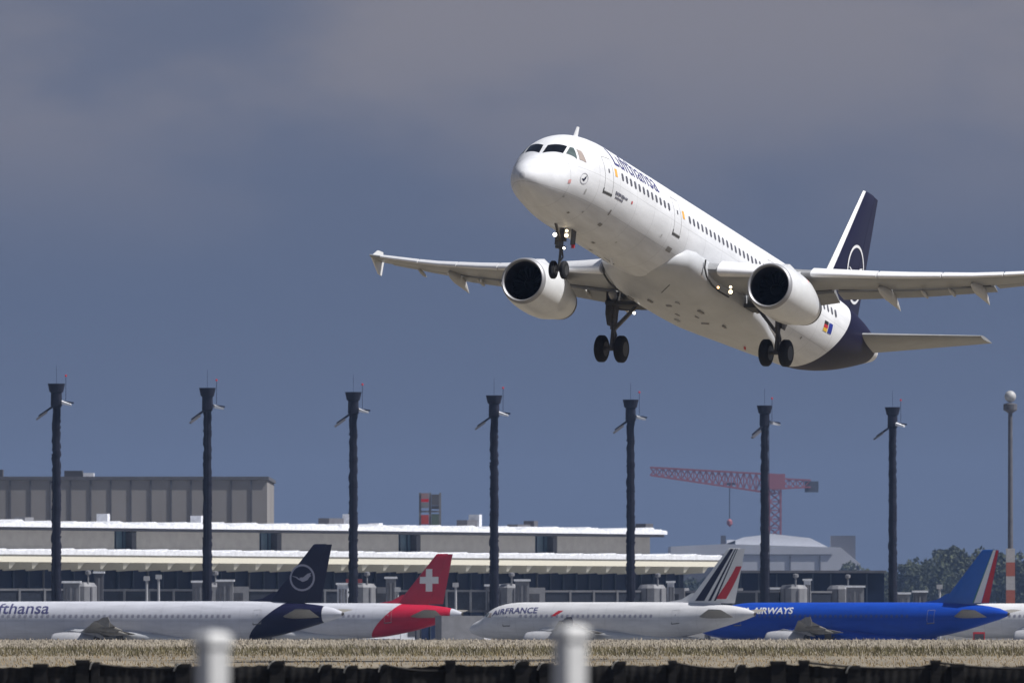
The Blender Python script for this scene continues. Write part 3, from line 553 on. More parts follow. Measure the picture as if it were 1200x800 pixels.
p2 = dict(gbase, paint=livery('paint_red_tail', PWH, RED, 33.6, .55, cone=43.3), fin=mat('fin_red', RED, .4, var=.10, scale=.8), emblem='cross', emblem_mat=WH, windows=pw(7, 34), doors=[(5.5, .8), (36, .8)])
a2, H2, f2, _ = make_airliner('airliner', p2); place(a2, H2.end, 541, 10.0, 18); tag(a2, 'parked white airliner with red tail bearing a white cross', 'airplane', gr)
O3 = -10.67
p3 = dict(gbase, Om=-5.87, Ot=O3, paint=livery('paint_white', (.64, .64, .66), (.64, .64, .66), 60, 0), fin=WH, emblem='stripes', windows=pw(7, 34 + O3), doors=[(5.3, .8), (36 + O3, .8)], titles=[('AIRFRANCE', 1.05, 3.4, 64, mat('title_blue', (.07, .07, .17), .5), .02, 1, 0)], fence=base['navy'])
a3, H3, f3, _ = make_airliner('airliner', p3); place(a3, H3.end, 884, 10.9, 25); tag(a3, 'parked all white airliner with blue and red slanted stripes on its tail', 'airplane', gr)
b = MB(True); H3.poly(b, [(10.6, 74), (11.2, 74), (12.0, 56), (11.4, 56)], .02); b.build('red_slash', base['red'], f3, False, fix=False)
BLUE = (.009, .066, .44)
O4 = -6.94
bl = livery('paint_blue', BLUE, BLUE, 60, 0)
p4 = dict(gbase, winglass=mat('far_window_dark', (.02, .05, .22), .4), Om=-4.27, Ot=O4, paint=bl, belly=bl, fin=mat('fin_blue', (.007, .11, .46), .35, var=.05, coat=.2), emblem='tricolour', windows=pw(7, 34 + O4), doors=[(5.5, .8), (36 + O4, .8)], titles=[('ITA AIRWAYS', 1.15, 5.2, 66, WH, .03, 1, 0)])
a4, H4, f4, _ = make_airliner('airliner', p4); place(a4, H4.end, 1181, 10.67, 27); tag(a4, 'parked bright blue airliner with white and red stripes edging its tail', 'airplane', gr)
p5 = dict(gbase, Om=-4.27, Ot=O4, paint=livery('paint_white_red', (.76, .76, .78), RED, 27, .5), fin=mat('fin_red', RED), windows=pw(7, 34 + O4), doors=[(5.5, .8)])
a5, H5, f5, _ = make_airliner('airliner', p5); place(a5, H5.end, 1128 + 330, 9.9, 16); tag(a5, 'parked white airliner with red panel cut by right edge behind the blue tail', 'airplane', gr)
b = MB(True); H5.patch(b, [(12.1, 120), (15.5, 120), (15.5, 72), (13.0, 72)], 6, 10, .02); b.build('red_panel', base['red'], f5, False, fix=False)
# ------------------------------------------------------------------ terminal
def wx(px, Y): return (px - 600) / F * Y
def wz(py, Y): return EYE + (720 - py) / F * Y
A_ = Vector((wx(-60, 1690), 1690)); B_ = Vector((wx(785, 1870), 1870)); U = (B_ - A_).normalized(); Nn = Vector((-U.y, U.x))
def loc(px, s=0):
    k = (px - 600) / F; a = A_ + Nn * s; return (k * a.y - a.x) / (U.x - k * U.y)
def frame(o): o.location = (A_.x, A_.y, GZ); o.rotation_euler = (0, 0, math.atan2(U.y, U.x)); return o
beige = mat('wall_beige', (.36, .34, .31), .8, var=.10, scale=.6); glassd = mat('facade_glass', (.006, .012, .035), .4, var=.6, scale=.12, spec=.12); cream = mat('canopy_cream', (.70, .66, .55), .7, var=.06); whiter = mat('roof_white', (.70, .71, .75), .7, var=.16, scale=1.5)
dgrey = mat('deep_grey', (.06, .06, .07), .85, var=.2); mull = mat('mullion', (.022, .035, .065), .6, var=.4, scale=.3); teal = mat('teal_glass', (.06, .10, .13), .3, var=.3, scale=.5); lgrey = mat('light_grey_steel', (.20, .20, .215), .6, var=.15, scale=1.); mgrey = mat('mid_grey_steel', (.10, .10, .115), .6, var=.2, scale=1.)
T = frame(empty('terminal_building')); tag(T, 'long terminal with cream canopy above a dark glass front behind the parked airliners', 'building')
L0, L1 = -60, loc(780, 5); LC = loc(845, -4)
MB().box(L0, LC - 2, 2, 30, 0, 12.3).build('glass_wall', glassd, T, False)
b = MB(); b.box(L0, LC, -4, 8, 12.4, 13.5); b.build('canopy', cream, T, False)
def ragged(name, x0, x1, y0, y1, z0, z1, amp, m, par, seed):
    r_ = random.Random(seed); n_ = int((x1 - x0) / .55); rr = []
    for i in range(n_ + 1):
        x = x0 + (x1 - x0) * i / n_; a = r_.uniform(-amp, amp) + .5 * amp * math.sin(i * .37); rr.append([(x, y0, z0), (x, y1, z0), (x, y1, z1), (x, y0 + .3, z1 + a), (x, y0, z1 + a - .1)])
    b = MB(); b.rings(rr); return b.build(name, m, par, False)
ragged('canopy_edge', L0 - .2, LC + .2, -4.2, 8, 13.52, 14.3, .16, whiter, T, 1)
i = 0
x = L0 + 3
while x < LC - 1:
    b = MB(); b.add([(x - .9, -3.9, 12.38), (x + .9, -3.9, 12.38), (x + .9, 1.9, 12.38), (x - .9, 1.9, 12.38), (x - .25, -3.4, 11.4), (x + .25, -3.4, 11.4), (x + .25, 1.9, 11.1), (x - .25, 1.9, 11.1)], [(0, 1, 2, 3), (4, 5, 6, 7), (0, 1, 5, 4), (1, 2, 6, 5), (2, 3, 7, 6), (3, 0, 4, 7)]); b.build('canopy_bracket', cream, T, False); x += 6.2
x = L0 + 2; k = 0
while x < LC - 3:
    MB().box(x - .12, x + .12, 1.7, 1.98, 0, 12.2).build('mullion', mull if k % 7 else mgrey, T, False); x += 4.1; k += 1
ops = [(loc(q, 8) , loc(q + 26, 8)) for q in (-36, 134, 304, 467, 627)]
prev = L0
for a, c in ops + [(L1, L1)]:
    MB().box(prev, a, 8, 34, 14.2, 17.3).build('upper_wall', beige, T, False)
    if c > a:
        wdw = MB().box(a, c, 9.2, 34, 14.2, 17.3).build('window', teal, T, False); MB().box(c - 1.2, c - .01, 8.05, 9.18, 14.3, 17.2).build('frame', dgrey, wdw, False)
        for q in (.33, .66): MB().box(a + (c - a) * q - .08, a + (c - a) * q + .08, 9.05, 9.18, 14.3, 17.25).build('frame', mull, wdw, False)
    prev = c
MB().box(L0, L1 + .6, 5.6, 36, 17.31, 17.75).build('eave_shadow', dgrey, T, False)  # band under the roof slab, eave shadow put in as dark colour
ragged('roof', L0, L1 + .9, 5.2, 36.5, 17.76, 18.5, .28, whiter, T, 2)
for q, w_, h_, m_ in ((28, 1.2, .8, lgrey), (121, .35, 1.5, whiter), (231, .4, 1.4, whiter), (388, 2.2, 1.3, mgrey), (409, .35, 2.0, whiter), (440, .6, .6, whiter), (547, 1.5, 1.3, mgrey), (557, .4, 2.2, whiter), (608, 2., .7, mgrey), (622, .6, 1.3, mgrey), (755, 1.2, 1.1, mgrey)):
    x = loc(q, 12); MB().box(x - w_, x + w_, 11, 13, 18.5, 18.5 + h_).build('roof_unit', m_, T, False)
# lower dark wing to the right
Y = 1935; PB = empty('pier_building', (wx(846, Y), Y, GZ)); w_ = wx(1036, Y) - wx(846, Y); tag(PB, 'low dark glass pier extending right of the terminal canopy', 'building')
MB().box(0, w_, 0, 20, 0, wz(671, Y) - GZ).build('glass_wall', glassd, PB, False); MB().box(-.3, w_ + .3, -.6, 20.4, wz(671, Y) - GZ + .01, wz(668, Y) - GZ).build('roof', mgrey, PB, False)
for k in range(9): MB().box(k * w_ / 9, k * w_ / 9 + .25, -.25, -.02, 0, wz(672, Y) - GZ).build('mullion', mull, PB, False)
# grey clad hall behind
Y = 2050; HB = empty('clad_hall', (wx(-70, Y), Y, GZ)); tag(HB, 'tall windowless hall with brownish grey cladding panels rising behind the terminal on the left', 'building')
w_ = wx(313, Y) - wx(-70, Y); h_ = wz(562, Y) - GZ; clad = mat('hall_cladding', (.25, .235, .23), .8, var=.14, scale=.05, stretch=(1, 1, .3))
MB().box(0, w_, 0, 60, 0, h_).build('wall', clad, HB, False); MB().box(-.3, w_ + .3, -.3, 60.3, h_ + .01, h_ + .6).build('roof', mgrey, HB, False)
k = 1.6
while k < w_: MB().box(k, k + .3, -.16, -.02, 6, h_ - .1).build('cladding_joint', mgrey, HB, False); k += 3.62
MB().box(0, w_, -.12, -.01, h_ * .62, h_ * .62 + .14).build('cladding_joint', mgrey, HB, False)
x = wx(88, Y) - wx(-70, Y); MB().box(x - 2.1, x + 1.2, 4, 8, h_ + .6, h_ + 1.7).build('roof_unit', dgrey, HB, False); MB().box(x + 1.3, x + 3.2, 4, 8, h_ + .6, h_ + 1.3).build('roof_unit', whiter, HB, False); MB().box(wx(0, Y) - wx(-70, Y) - 2, wx(0, Y) - wx(-70, Y) + .3, 4, 8, h_ + .6, h_ + 1.9).build('roof_unit', dgrey, HB, False)
# pale hangar far right
Y = 5200; PH = empty('pale_hangar', (0, Y, GZ)); tag(PH, 'pale grey hangar with stepped shallow roof in the haze beside the crane', 'building')
pale = mat('pale_cladding', (.50, .51, .56), .75, var=.08, scale=.1); X = lambda q: wx(q, Y); Z = lambda q: wz(q, Y) - GZ
b = MB(); pr = [(X(786), 0), (X(786), Z(640)), (X(850), Z(637)), (X(985), Z(641)), (X(1008), Z(660)), (X(1008), 0)]
b.add([(x, d, z) for d in (0, 90) for x, z in pr], [tuple(range(6)), tuple(range(6, 12))] + [(i, (i + 1) % 6, 6 + (i + 1) % 6, 6 + i) for i in range(6)]); b.build('wall', pale, PH, False)
b = MB(); pr = [(X(845), Z(639)), (X(872), Z(629)), (X(905), Z(625)), (X(950), Z(630)), (X(972), Z(641))]
b.add([(x, d, z) for d in (8, 82) for x, z in pr], [tuple(range(5)), tuple(range(5, 10))] + [(i, (i + 1) % 5, 5 + (i + 1) % 5, 5 + i) for i in range(5)]); b.build('roof', whiter, PH, False)
MB().box(X(845), X(975), -.5, -.02, Z(650), Z(649)).build('wall_seam', mgrey, PH, False)
for q in (860, 893, 925, 960): MB().box(X(q), X(q) + .6, -.5, -.02, 2, Z(651)).build('wall_seam', mgrey, PH, False)
MB().box(X(790), X(838), -6, -.6, 0, Z(650)).build('annex', mgrey, PH, False); MB().box(X(845), X(851), 8, 12, Z(638), Z(627)).build('roof_unit', dgrey, PH, False); MB().box(X(852), X(862), 8, 12, Z(638), Z(632)).build('roof_unit', whiter, PH, False)
MB().box(X(975), X(1004), 20, 30, 0, Z(627)).build('annex', mgrey, PH, False)
# sign tower
Y = 2000; SG = empty('sign_tower', (wx(504, Y), Y, GZ)); tag(SG, 'white framed tower with two columns of red and dark panels above the terminal roof', 'sign tower')
h_ = wz(577, Y) - GZ; 
for x in (-1.75, .0, 1.75): MB().box(x - .2, x + .2, -.2, .2, 0, h_).build('post', lgrey, SG, False)
for x, z0, z1, m_ in ((-.9, 577.5, 584, mat('panel_dusty', (.30, .20, .21), .6)), (-.9, 584.2, 588, base['red']), (-.9, 588.2, 595, lgrey), (.9, 579, 592, mgrey), (.9, 592.3, 596, dgrey), (-.9, 603, 614, mat('panel_red', (.42, .06, .06), .6)), (.9, 602, 615, mat('panel_green', (.10, .14, .12), .6))):
    MB().box(x - .66, x + .66, -.35, -.22, wz(z1, Y) - GZ, wz(z0, Y) - GZ).build('sign_panel', m_, SG, False)
MB().box(-1.9, 1.9, -.21, .21, wz(600, Y) - GZ, wz(598, Y) - GZ).build('crossbar', lgrey, SG, False)
# ------------------------------------------------------------------ floodlight masts
dark = mat('mast_dark', (.014, .015, .027), .75, var=.35, scale=1.2, spec=.15)
def make_mast(seed):
    root = empty('floodlight_mast'); Hh = 35.0
    b = MB(); r_ = random.Random(seed)
    jit = [r_.uniform(-.07, .07) for _ in range(91)]; b.rings([[(jit[int(z * 2.6)] + (.70 - .18 * z / Hh + r_.uniform(-.05, .05)) * math.cos(a), (.72 - .24 * z / Hh) * math.sin(a), z) for a in [2 * math.pi * i / 12 for i in range(12)]] for z in np.linspace(0, Hh - 1.6, 90)]); b.build('shaft', dark, root, angle=60)
    b = MB()
    for s_ in (-1, 1): b.bar((s_ * .32, -.90, .3), (s_ * .32, -.70, Hh - 2), .07)
    b.build('ladder_rail', dark, root, False); b = MB()
    for i in range(96): z = .6 + i * .35; b.bar((-.35, -.90 + .18 * z / Hh, z), (.35, -.90 + .18 * z / Hh, z), .05)
    b.build('ladder', dark, root, False)
    for i in range(8):
        z = 4 + i * 3.6; rr = .78 - .20 * z / Hh; MB().lathe([(z - .12, rr - .1), (z - .12, rr), (z + .12, rr), (z + .12, rr - .1)], ax='z', nseg=12).build('collar', dark, root, False)
    b = MB(); b.lathe([(Hh - 3.2, .55), (Hh - 2.9, .75), (Hh - 1.2, .72), (Hh - 1.1, .9), (Hh, 1.15), (Hh, .3)], ax='z', nseg=16, cap1=True); b.build('head_platform', dark, root, angle=30)
    fl = MB().bar((.4, -.3, Hh - 2.3), (2.3, -.5, Hh - 2.55), .22).build('lamp_arm', dark, root, False)
    b = MB(); b.add([(.75, -1.2, Hh - 2.35), (2.0, -1.2, Hh - 2.75), (2.0, -.3, Hh - 2.65), (.75, -.3, Hh - 2.2), (.75, -1.1, Hh - 2.75), (2.0, -1.1, Hh - 2.95), (2.0, -.3, Hh - 2.9), (.75, -.3, Hh - 2.7)], [(0, 1, 2, 3), (4, 5, 6, 7), (0, 1, 5, 4), (1, 2, 6, 5), (2, 3, 7, 6), (3, 0, 4, 7)]); b.build('floodlight', whiter, fl, False)
    fl = MB().bar((-.3, -.2, Hh - 2.9), (-2.3, -.5, Hh - 4.3), .26).build('lamp_arm', dark, root, False)
    MB().bar((-1.2, -.75, Hh - 3.75), (-2.6, -.95, Hh - 4.75), .55, .24).build('floodlight', mgrey, fl, False)
    MB().tube((0, 0, Hh), (0, 0, Hh + 2.4), .02).build('lightning_rod', dark, root); MB().tube((1.25, 0, Hh - 2.2), (1.25, 0, Hh + .9), .03).build('aerial', dark, root)
    MB().lathe([(Hh + .9, .05), (Hh + .95, .15), (Hh + 1.15, .13), (Hh + 1.2, .02)], (1.25, 0, 0), 'z', 8, True, True).build('warning_light', base['red'], root)
    return root
mast_kinds = [make_mast(3), make_mast(8), make_mast(21)]
M_ = [(66, 445), (243, 450), (414, 455), (579, 459), (739, 464), (896, 471), (1046, 473)]
names = ['dark floodlight mast at far left in front of the tall grey hall', 'dark floodlight mast before the right half of the grey hall', 'dark floodlight mast just right of the navy airliner tail', 'dark floodlight mast right of the red tail with white cross', 'dark floodlight mast before the right end of the upper terminal wall', 'dark floodlight mast overlapping the red construction crane', 'dark floodlight mast standing before trees above the blue airliner']
for i, ((px, py), nm) in enumerate(zip(M_, names)):
    o = mast_kinds[i] if i < 3 else copy_tree(mast_kinds[(i * 2) % 3]); Y = 31.0 * F / (720 - py); o.location = (wx(px, Y), Y, GZ); o.rotation_euler = (0, 0, [0, .25, .1, -.05, .15, .5, -.3][i]); tag(o, nm, 'light mast', 'row of dark floodlight masts')
Y = 1560; mm = empty('marker_mast', (wx(1184, Y), Y, GZ)); tag(mm, 'slim grey mast with white ball on top and red and white banded base', 'mast')
zt = wz(458, Y) - GZ; MB().tube((0, 0, 7.6), (0, 0, zt - 1.6), .40, .30).build('pole', mgrey, mm)
MB().lathe([(zt - 3, .35), (zt - 2.6, .95), (zt - 1.8, .95), (zt - 1.6, .3)], ax='z', nseg=12, cap1=True).build('platform', mgrey, mm, angle=30)
MB().lathe([(zt - .75 - .8 * math.cos(t), .8 * math.sin(t) + .001) for t in np.linspace(0, math.pi, 10)], ax='z', nseg=16).build('ball', mat('ball_white', (.42, .42, .42), .5), mm)
for k in range(6):
    MB().box(-.6, .6, -.5, .5, 2.2 + k * 1.9, 2.2 + (k + 1) * 1.9 - .01).build('band', mat('band_pale', (.42, .40, .40), .6) if k % 2 else mat('band_red', (.36, .10, .07), .6), mm, False)
# ------------------------------------------------------------------ crane
Y = 5600; CR = empty('tower_crane', (wx(908, Y), Y, GZ)); tag(CR, 'faded red tower crane with long jib reaching left in the haze', 'crane')
cr = mat('crane_red', (.34, .10, .12), .6, var=.08)
def lattice(mb, p, q, w0, h0, w1, h1, nb, r_):
    p, q = Vector(p), Vector(q); d = (q - p).normalized(); u = d.cross(Vector((0, 1, 0)) if abs(d.z) < .7 else Vector((0, 1, 0))).normalized(); v = Vector((0, 1, 0))
    if abs(d.z) < .7: u = Vector((0, 0, 1))
    else: u = Vector((1, 0, 0))
    cn = [(1, 1), (1, -1), (-1, -1), (-1, 1)]; pts = []
    for i in range(nb + 1):
        t = i / nb; c = p.lerp(q, t); w = w0 + (w1 - w0) * t; h = h0 + (h1 - h0) * t; pts.append([c + u * a * h / 2 + v * b_ * w / 2 for a, b_ in cn])
    for j in range(4): mb.bar(pts[0][j], pts[-1][j], r_ * 1.5)
    for i in range(nb):
        for j in range(4):
            k = (j + 1) % 4; mb.bar(pts[i][j], pts[i + 1][k] if i % 2 else pts[i + 1][j], r_) if False else mb.bar(pts[i][j] if i % 2 else pts[i][k], pts[i + 1][k] if i % 2 else pts[i + 1][j], r_)
            mb.bar(pts[i][j], pts[i][k], r_ * .8)
zj = wz(567, Y) - GZ
b = MB(); lattice(b, (0, 0, 0), (0, 0, zj), 5, 5.6, 5, 5.6, 16, .62); b.build('mast', cr, CR, False)
b = MB(); lattice(b, (0, 0, zj), (wx(762, Y) - wx(908, Y), 0, wz(552, Y) - GZ), 4.6, 9.4, 3.2, 3.8, 20, .58); b.build('jib', cr, CR, False)
b = MB(); lattice(b, (0, 0, zj + .3), (wx(950, Y) - wx(908, Y), 0, zj + .2), 4.4, 5, 4, 3.4, 5, .5); b.build('counter_jib', cr, CR, False)
MB().box(wx(943, Y) - wx(908, Y), wx(959, Y) - wx(908, Y), -2, 2, zj - 4, zj + 1.4).build('counterweight', dgrey, CR, False)
MB().box(-5, 5, -3.2, 3.2, zj - 2.6, zj + 5).build('slewing_unit', cr, CR, False)
hx = wx(855, Y) - wx(908, Y); MB().tube((hx, 0, wz(567, Y) - GZ), (hx, 0, wz(608, Y) - GZ), .22).build('hoist_cable', dgrey, CR); MB().box(hx - 3.2, hx + 3.2, -1.6, 1.6, wz(568, Y) - GZ, wz(565.5, Y) - GZ).build('trolley', dgrey, CR, False)
MB().lathe([(wz(617, Y) - GZ, .2), (wz(614, Y) - GZ, 1.4), (wz(610, Y) - GZ, 1.4), (wz(607, Y) - GZ, .2)], (hx, 0, 0), 'z', 8, True, True).build('hook_block', cr, CR, False)
# ------------------------------------------------------------------ trees
leafm = [mat('leaf_a', (.034, .042, .014), .8, var=.5, scale=.7), mat('leaf_b', (.042, .05, .018), .8, var=.5, scale=.7), mat('leaf_c', (.03, .04, .015), .8, var=.5, scale=.7)]
bark = mat('bark', (.06, .05, .04), .9)
def make_tree(seed, h, w):
    r_ = np.random.default_rng(seed); root = empty('tree'); b = MB(); b.tube((0, 0, 0), (.2, 0, h * .55), .35, .16); 
    for k in range(6): a = k * 1.05; b.tube((.1, 0, h * (.28 + .04 * k)), (w * .35 * math.cos(a), w * .35 * math.sin(a), h * (.55 + .05 * k)), .13, .04, 6)
    b.build('trunk', bark, root)
    nc = 34; c = r_.normal(0, 1, (nc, 3)); c /= np.linalg.norm(c, axis=1)[:, None]; c *= (r_.random(nc)**.4)[:, None]
    c = c * [w * .42, w * .42, h * .34] + [0, 0, h * .60]; rad = r_.uniform(.10, .19, nc) * w; V = []; Fc = []
    for q, rr in zip(c, rad):
        for i in range(75):
            d = r_.normal(0, 1, 3); d /= np.linalg.norm(d); p_ = q + d * rr * r_.random()**.35; e1 = r_.normal(0, 1, 3); e1 /= np.linalg.norm(e1); e2 = np.cross(e1, r_.normal(0, 1, 3)); e2 /= np.linalg.norm(e2); s_ = r_.uniform(.2, .45)
            k = len(V); s_ *= 1.25; V += [p_ - e1 * s_, p_ + e2 * s_ * .6, p_ + e1 * s_, p_ - e2 * s_ * .6]; Fc.append((k, k + 1, k + 2, k + 3))
    mk('crown', V, Fc, leafm[seed % 3], root, False, fix=False); return root
TR = [make_tree(1, 15, 11), make_tree(2, 13, 12), make_tree(3, 16, 9)]
spots = [(988, 4900, 1.5), (1004, 4300, 1.45), (1016, 4700, 1.75), (1032, 4300, 1.6), (1048, 4600, 1.85), (1064, 4200, 1.8), (1080, 4500, 2.1), (1096, 4250, 2.1), (1112, 4600, 2.4), (1128, 4300, 2.3), (1144, 4600, 2.45), (1160, 4300, 2.15), (1178, 4600, 2.3), (1194, 4300, 2.1), (1212, 4600, 2.1), (1232, 4300, 2.1), (804, 4900, 1.75), (826, 4950, 1.55), (1000, 5150, 2.2)]
fst = [True] * 3
for i, (px, Y, s_) in enumerate(spots):
    k = i % 3; o = TR[k] if fst[k] else copy_tree(TR[k]); fst[k] = False; o.location = (wx(px, Y), Y, GZ - .1); s_ *= .93; o.scale = (s_, s_, s_); o.rotation_euler = (0, 0, i * 1.9)
    tag(o, 'hazy dark green broadleaf tree in the belt beyond the apron on the right' if px > 980 else 'hazy dark tree between the terminal end and the pale hangar', 'tree', 'trees beyond the apron' if px > 980 else 'trees beside the pale hangar')
# ------------------------------------------------------------------ gates and apron equipment
def jet_bridge(px, Y, rz, k):
    root = empty('jet_bridge', (wx(px, Y), Y, GZ), rz)
    MB().tube((0, 0, 0), (0, 0, 4.4), .7, .7, 12).build('column', lgrey, root)
    b = MB(); b.lathe([(4.4, 1.0), (4.6, 2.1), (8.4, 2.1), (8.9, 1.7), (9.0, .1)], ax='z', nseg=12); b.build('rotunda', lgrey, root, False)
    for i in range(6): a = i * math.pi / 3; MB().box(-.12, .12, -.05, .05, 4.7, 8.3).build('rib', mgrey, root, False).matrix_local = Matrix.Translation((2.12 * math.cos(a), 2.12 * math.sin(a), 0)) @ Matrix.Rotation(a + math.pi / 2, 4, 'Z')
    MB().box(-16, -2, -1.4, 1.4, 5.2, 7.8).build('tunnel', mat('tunnel_glass', (.03, .035, .05), .4, var=.3), root, False)
    MB().box(-16.1, -1.9, -1.5, 1.5, 7.81, 8.1).build('tunnel_roof', lgrey, root, False); MB().box(-16.1, -1.9, -1.5, 1.5, 4.9, 5.19).build('tunnel_floor', mgrey, root, False)
    for x in (-5.5, -9, -12.5): MB().box(x, x + .3, -1.56, 1.56, 4.88, 8.12).build('tunnel_frame', lgrey, root, False)
    cb = MB().box(-19.2, -16.15, -1.9, 1.9, 4.8, 8.5).build('cab', lgrey, root, False); MB().box(-19.26, -17, -1.96, -1.91, 6.2, 7.6).build('window', dgrey, cb, False)
    b = MB(); b.box(-13.2, -12.8, -1.4, -1.1, 1, 4.87); b.build('support_leg', lgrey, root, False); b = MB(); b.box(-13.2, -12.8, 1.1, 1.4, 1, 4.87); b.build('support_leg', lgrey, root, False)
    MB().box(-14, -12, -1.7, 1.7, .3, 1.0).build('wheel_bogie', mgrey, root, False)
    b = MB(); b.tube((.6, -1.6, 8.6), (.6, -1.6, 10.0), .12, .12, 6); b.lathe([(9.9, .1), (10.1, .42), (10.5, .42), (10.6, .1)], (.6, -1.6, 0), 'z', 8, True, True); b.build('beacon_post', lgrey, root)
    return root
jl = ['grey jet bridge with glazed tunnel behind the front fuselage of the navy tailed airliner', 'grey jet bridge with round column just right of the second mast', 'grey jet bridge between the navy tail and the red tail', 'grey jet bridge standing behind the nose of the stripe tailed airliner', 'grey jet bridge to the right of the fifth mast', 'grey jet bridge behind the front of the blue airliner', 'grey jet bridge right of the sixth mast near the dark pier end']
for (px, Y, rz), nm in zip([(96, 1560, .2), (250, 1590, -.15), (424, 1610, .1), (596, 1640, -.1), (764, 1670, .15), (930, 1690, -.2), (985, 1720, .3)], jl):
    o = jet_bridge(px, Y, rz, 0); tag(o, nm, 'jet bridge', 'jet bridges along the terminal')
def stair_tower(px, Y, h, w, m_, lab):
    root = empty('stair_tower', (wx(px, Y), Y, GZ)); MB().box(-w, w, -w, w, 0, h).build('wall', m_, root, False); MB().box(-w - .2, w + .2, -w - .2, w + .2, h + .01, h + .3).build('roof', whiter, root, False)
    for i in range(3): MB().box(-w * .7 + i * w * .55, -w * .7 + i * w * .55 + .25, -w - .12, -w - .02, 1, h - .6).build('rib', lgrey if i == 1 else mgrey, root, False)
    tag(root, lab, 'stair tower', 'stair towers at the gates')
for q in [(84, 1545, 8.8, 1.1, lgrey, 'narrow grey stair tower right of the leftmost mast'), (116, 1570, 10.2, .6, mgrey, 'tall thin dark grey stair tower near the leftmost jet bridge'), (236, 1560, 8.9, 1.2, lgrey, 'ribbed grey stair tower beneath the second mast on its left'), (264, 1580, 9.1, 1.1, lgrey, 'ribbed grey stair tower right of the second mast'), (402, 1600, 8.7, .8, whiter, 'pale stair tower touching the navy tail from behind'), (458, 1610, 9.6, .7, lgrey, 'slim grey stair tower left of the red tail'), (578, 1640, 8.6, 1.1, lgrey, 'grey stair tower hugging the fourth mast'), (612, 1630, 9.3, 1., lgrey, 'grey stair tower a step right of the fourth mast'), (786, 1680, 9.2, .5, whiter, 'thin white stair tower left of the striped tail'), (906, 1700, 8.3, 1.4, lgrey, 'squat grey stair tower right of the sixth mast'), (946, 1705, 9.6, .5, whiter, 'thin white stair tower behind the blue fuselage'), (1002, 1710, 8.6, 1.3, lgrey, 'grey stair tower at the right end of the gates'), (1058, 1720, 7.6, 1., lgrey, 'grey stair tower before the trees right of the seventh mast'), (1078, 1730, 7.9, 1., mgrey, 'darker stair tower before the trees left of the blue fin')]: stair_tower(*q)
pgrey = mat('pole_grey', (.38, .38, .40), .6)
def lamp_pole(px, Y, h, lab):
    root = empty('lamp_pole', (wx(px, Y), Y, GZ)); MB().tube((0, 0, 0), (0, 0, h), .22, .15).build('pole', pgrey, root); MB().box(-.4, .4, -.3, .3, h, h + .6).build('lamp_head', pgrey, root, False); tag(root, lab, 'lamp pole', 'short white apron lamp poles')
for q in [(172, 1500, 9.0, 'white lamp pole, left one of the close pair behind the navy tailed airliner'), (186, 1500, 9.2, 'white lamp pole, right one of the close pair behind the navy tailed airliner'), (534, 1520, 8.2, 'white lamp pole just right of the red tail'), (466, 1530, 7.6, 'white lamp pole just left of the red tail'), (1101, 1540, 8.0, 'white lamp pole before the trees above the blue fuselage')]: lamp_pole(*q)
def loader(px, Y, m_, lab):
    root = empty('catering_truck', (wx(px, Y), Y, GZ), .3); MB().box(-2.6, 2.2, -1.25, 1.25, 1.5, 4.4).build('cargo_box', m_, root, False)
    cb = MB().box(2.3, 4.1, -1.2, 1.2, .7, 2.9).build('cab', whiter, root, False); MB().box(3.2, 4.15, -1.25, 1.25, 1.8, 2.6).build('window', dgrey, cb, False); MB().box(-2.6, 4.1, -1, 1, .6, .95).build('chassis', dgrey, root, False)
    b = MB(); b.bar((-1.8, -1.1, 1), (1.4, -1.1, 1.5), .12); b.build('scissor_lift', mgrey, root, False)
    for x in (-1.6, 3.1):
        for y in (-1.05, 1.05): MB().lathe([(-.15, .45), (.15, .45)], (x, y, .45), 'y', 14, True, True).build('wheel', base['tyre'], root)
    tag(root, lab, 'truck', 'trucks between the parked airliners')
loader(540, 1262, lgrey, 'grey high box truck in the gap right of the red tail'); loader(551, 1290, mgrey, 'dark grey high box truck by the nose of the striped tail airliner'); loader(446, 1420, whiter, 'white high box truck behind the fuselage left of the red tail')
tr = empty('tow_tractor', (wx(1138, 1200), 1200, GZ)); tag(tr, 'small red tow tractor in front of the blue tail cone', 'tractor')
b = MB(); b.box(-1.6, 1.6, -1, 1, .45, 1.5); b.build('body', base['red'], tr, False); cb = MB().box(.2, 1.4, -.8, .8, 1.5, 2.7).build('cab', base['red'], tr, False); MB().box(.3, 1.3, -.86, -.81, 1.8, 2.5).build('window', dgrey, cb, False)
for x in (-1.05, 1.05):
    for y in (-.95, .95): MB().lathe([(-.12, .42), (.12, .42)], (x, y, .42), 'y', 14, True, True).build('wheel', base['tyre'], tr)
for px, lab in ((408, 'thin red painted gate pylon left of the third mast'), (422, 'thin red painted gate pylon right of the third mast')):
    gp = empty('gate_pylon', (wx(px, 1620), 1620, GZ)); MB().box(-.3, .3, -.3, .3, 0, 8.2).build('column', mgrey, gp, False); MB().box(-.32, .32, -.36, -.31, 4.5, 9.6).build('sign_panel', mat('pylon_red', (.28, .05, .05), .6), gp, False); MB().box(-.25, .25, -.3, .3, 8.21, 9.6).build('head', mgrey, gp, False); tag(gp, lab, 'pylon', 'red gate pylons')
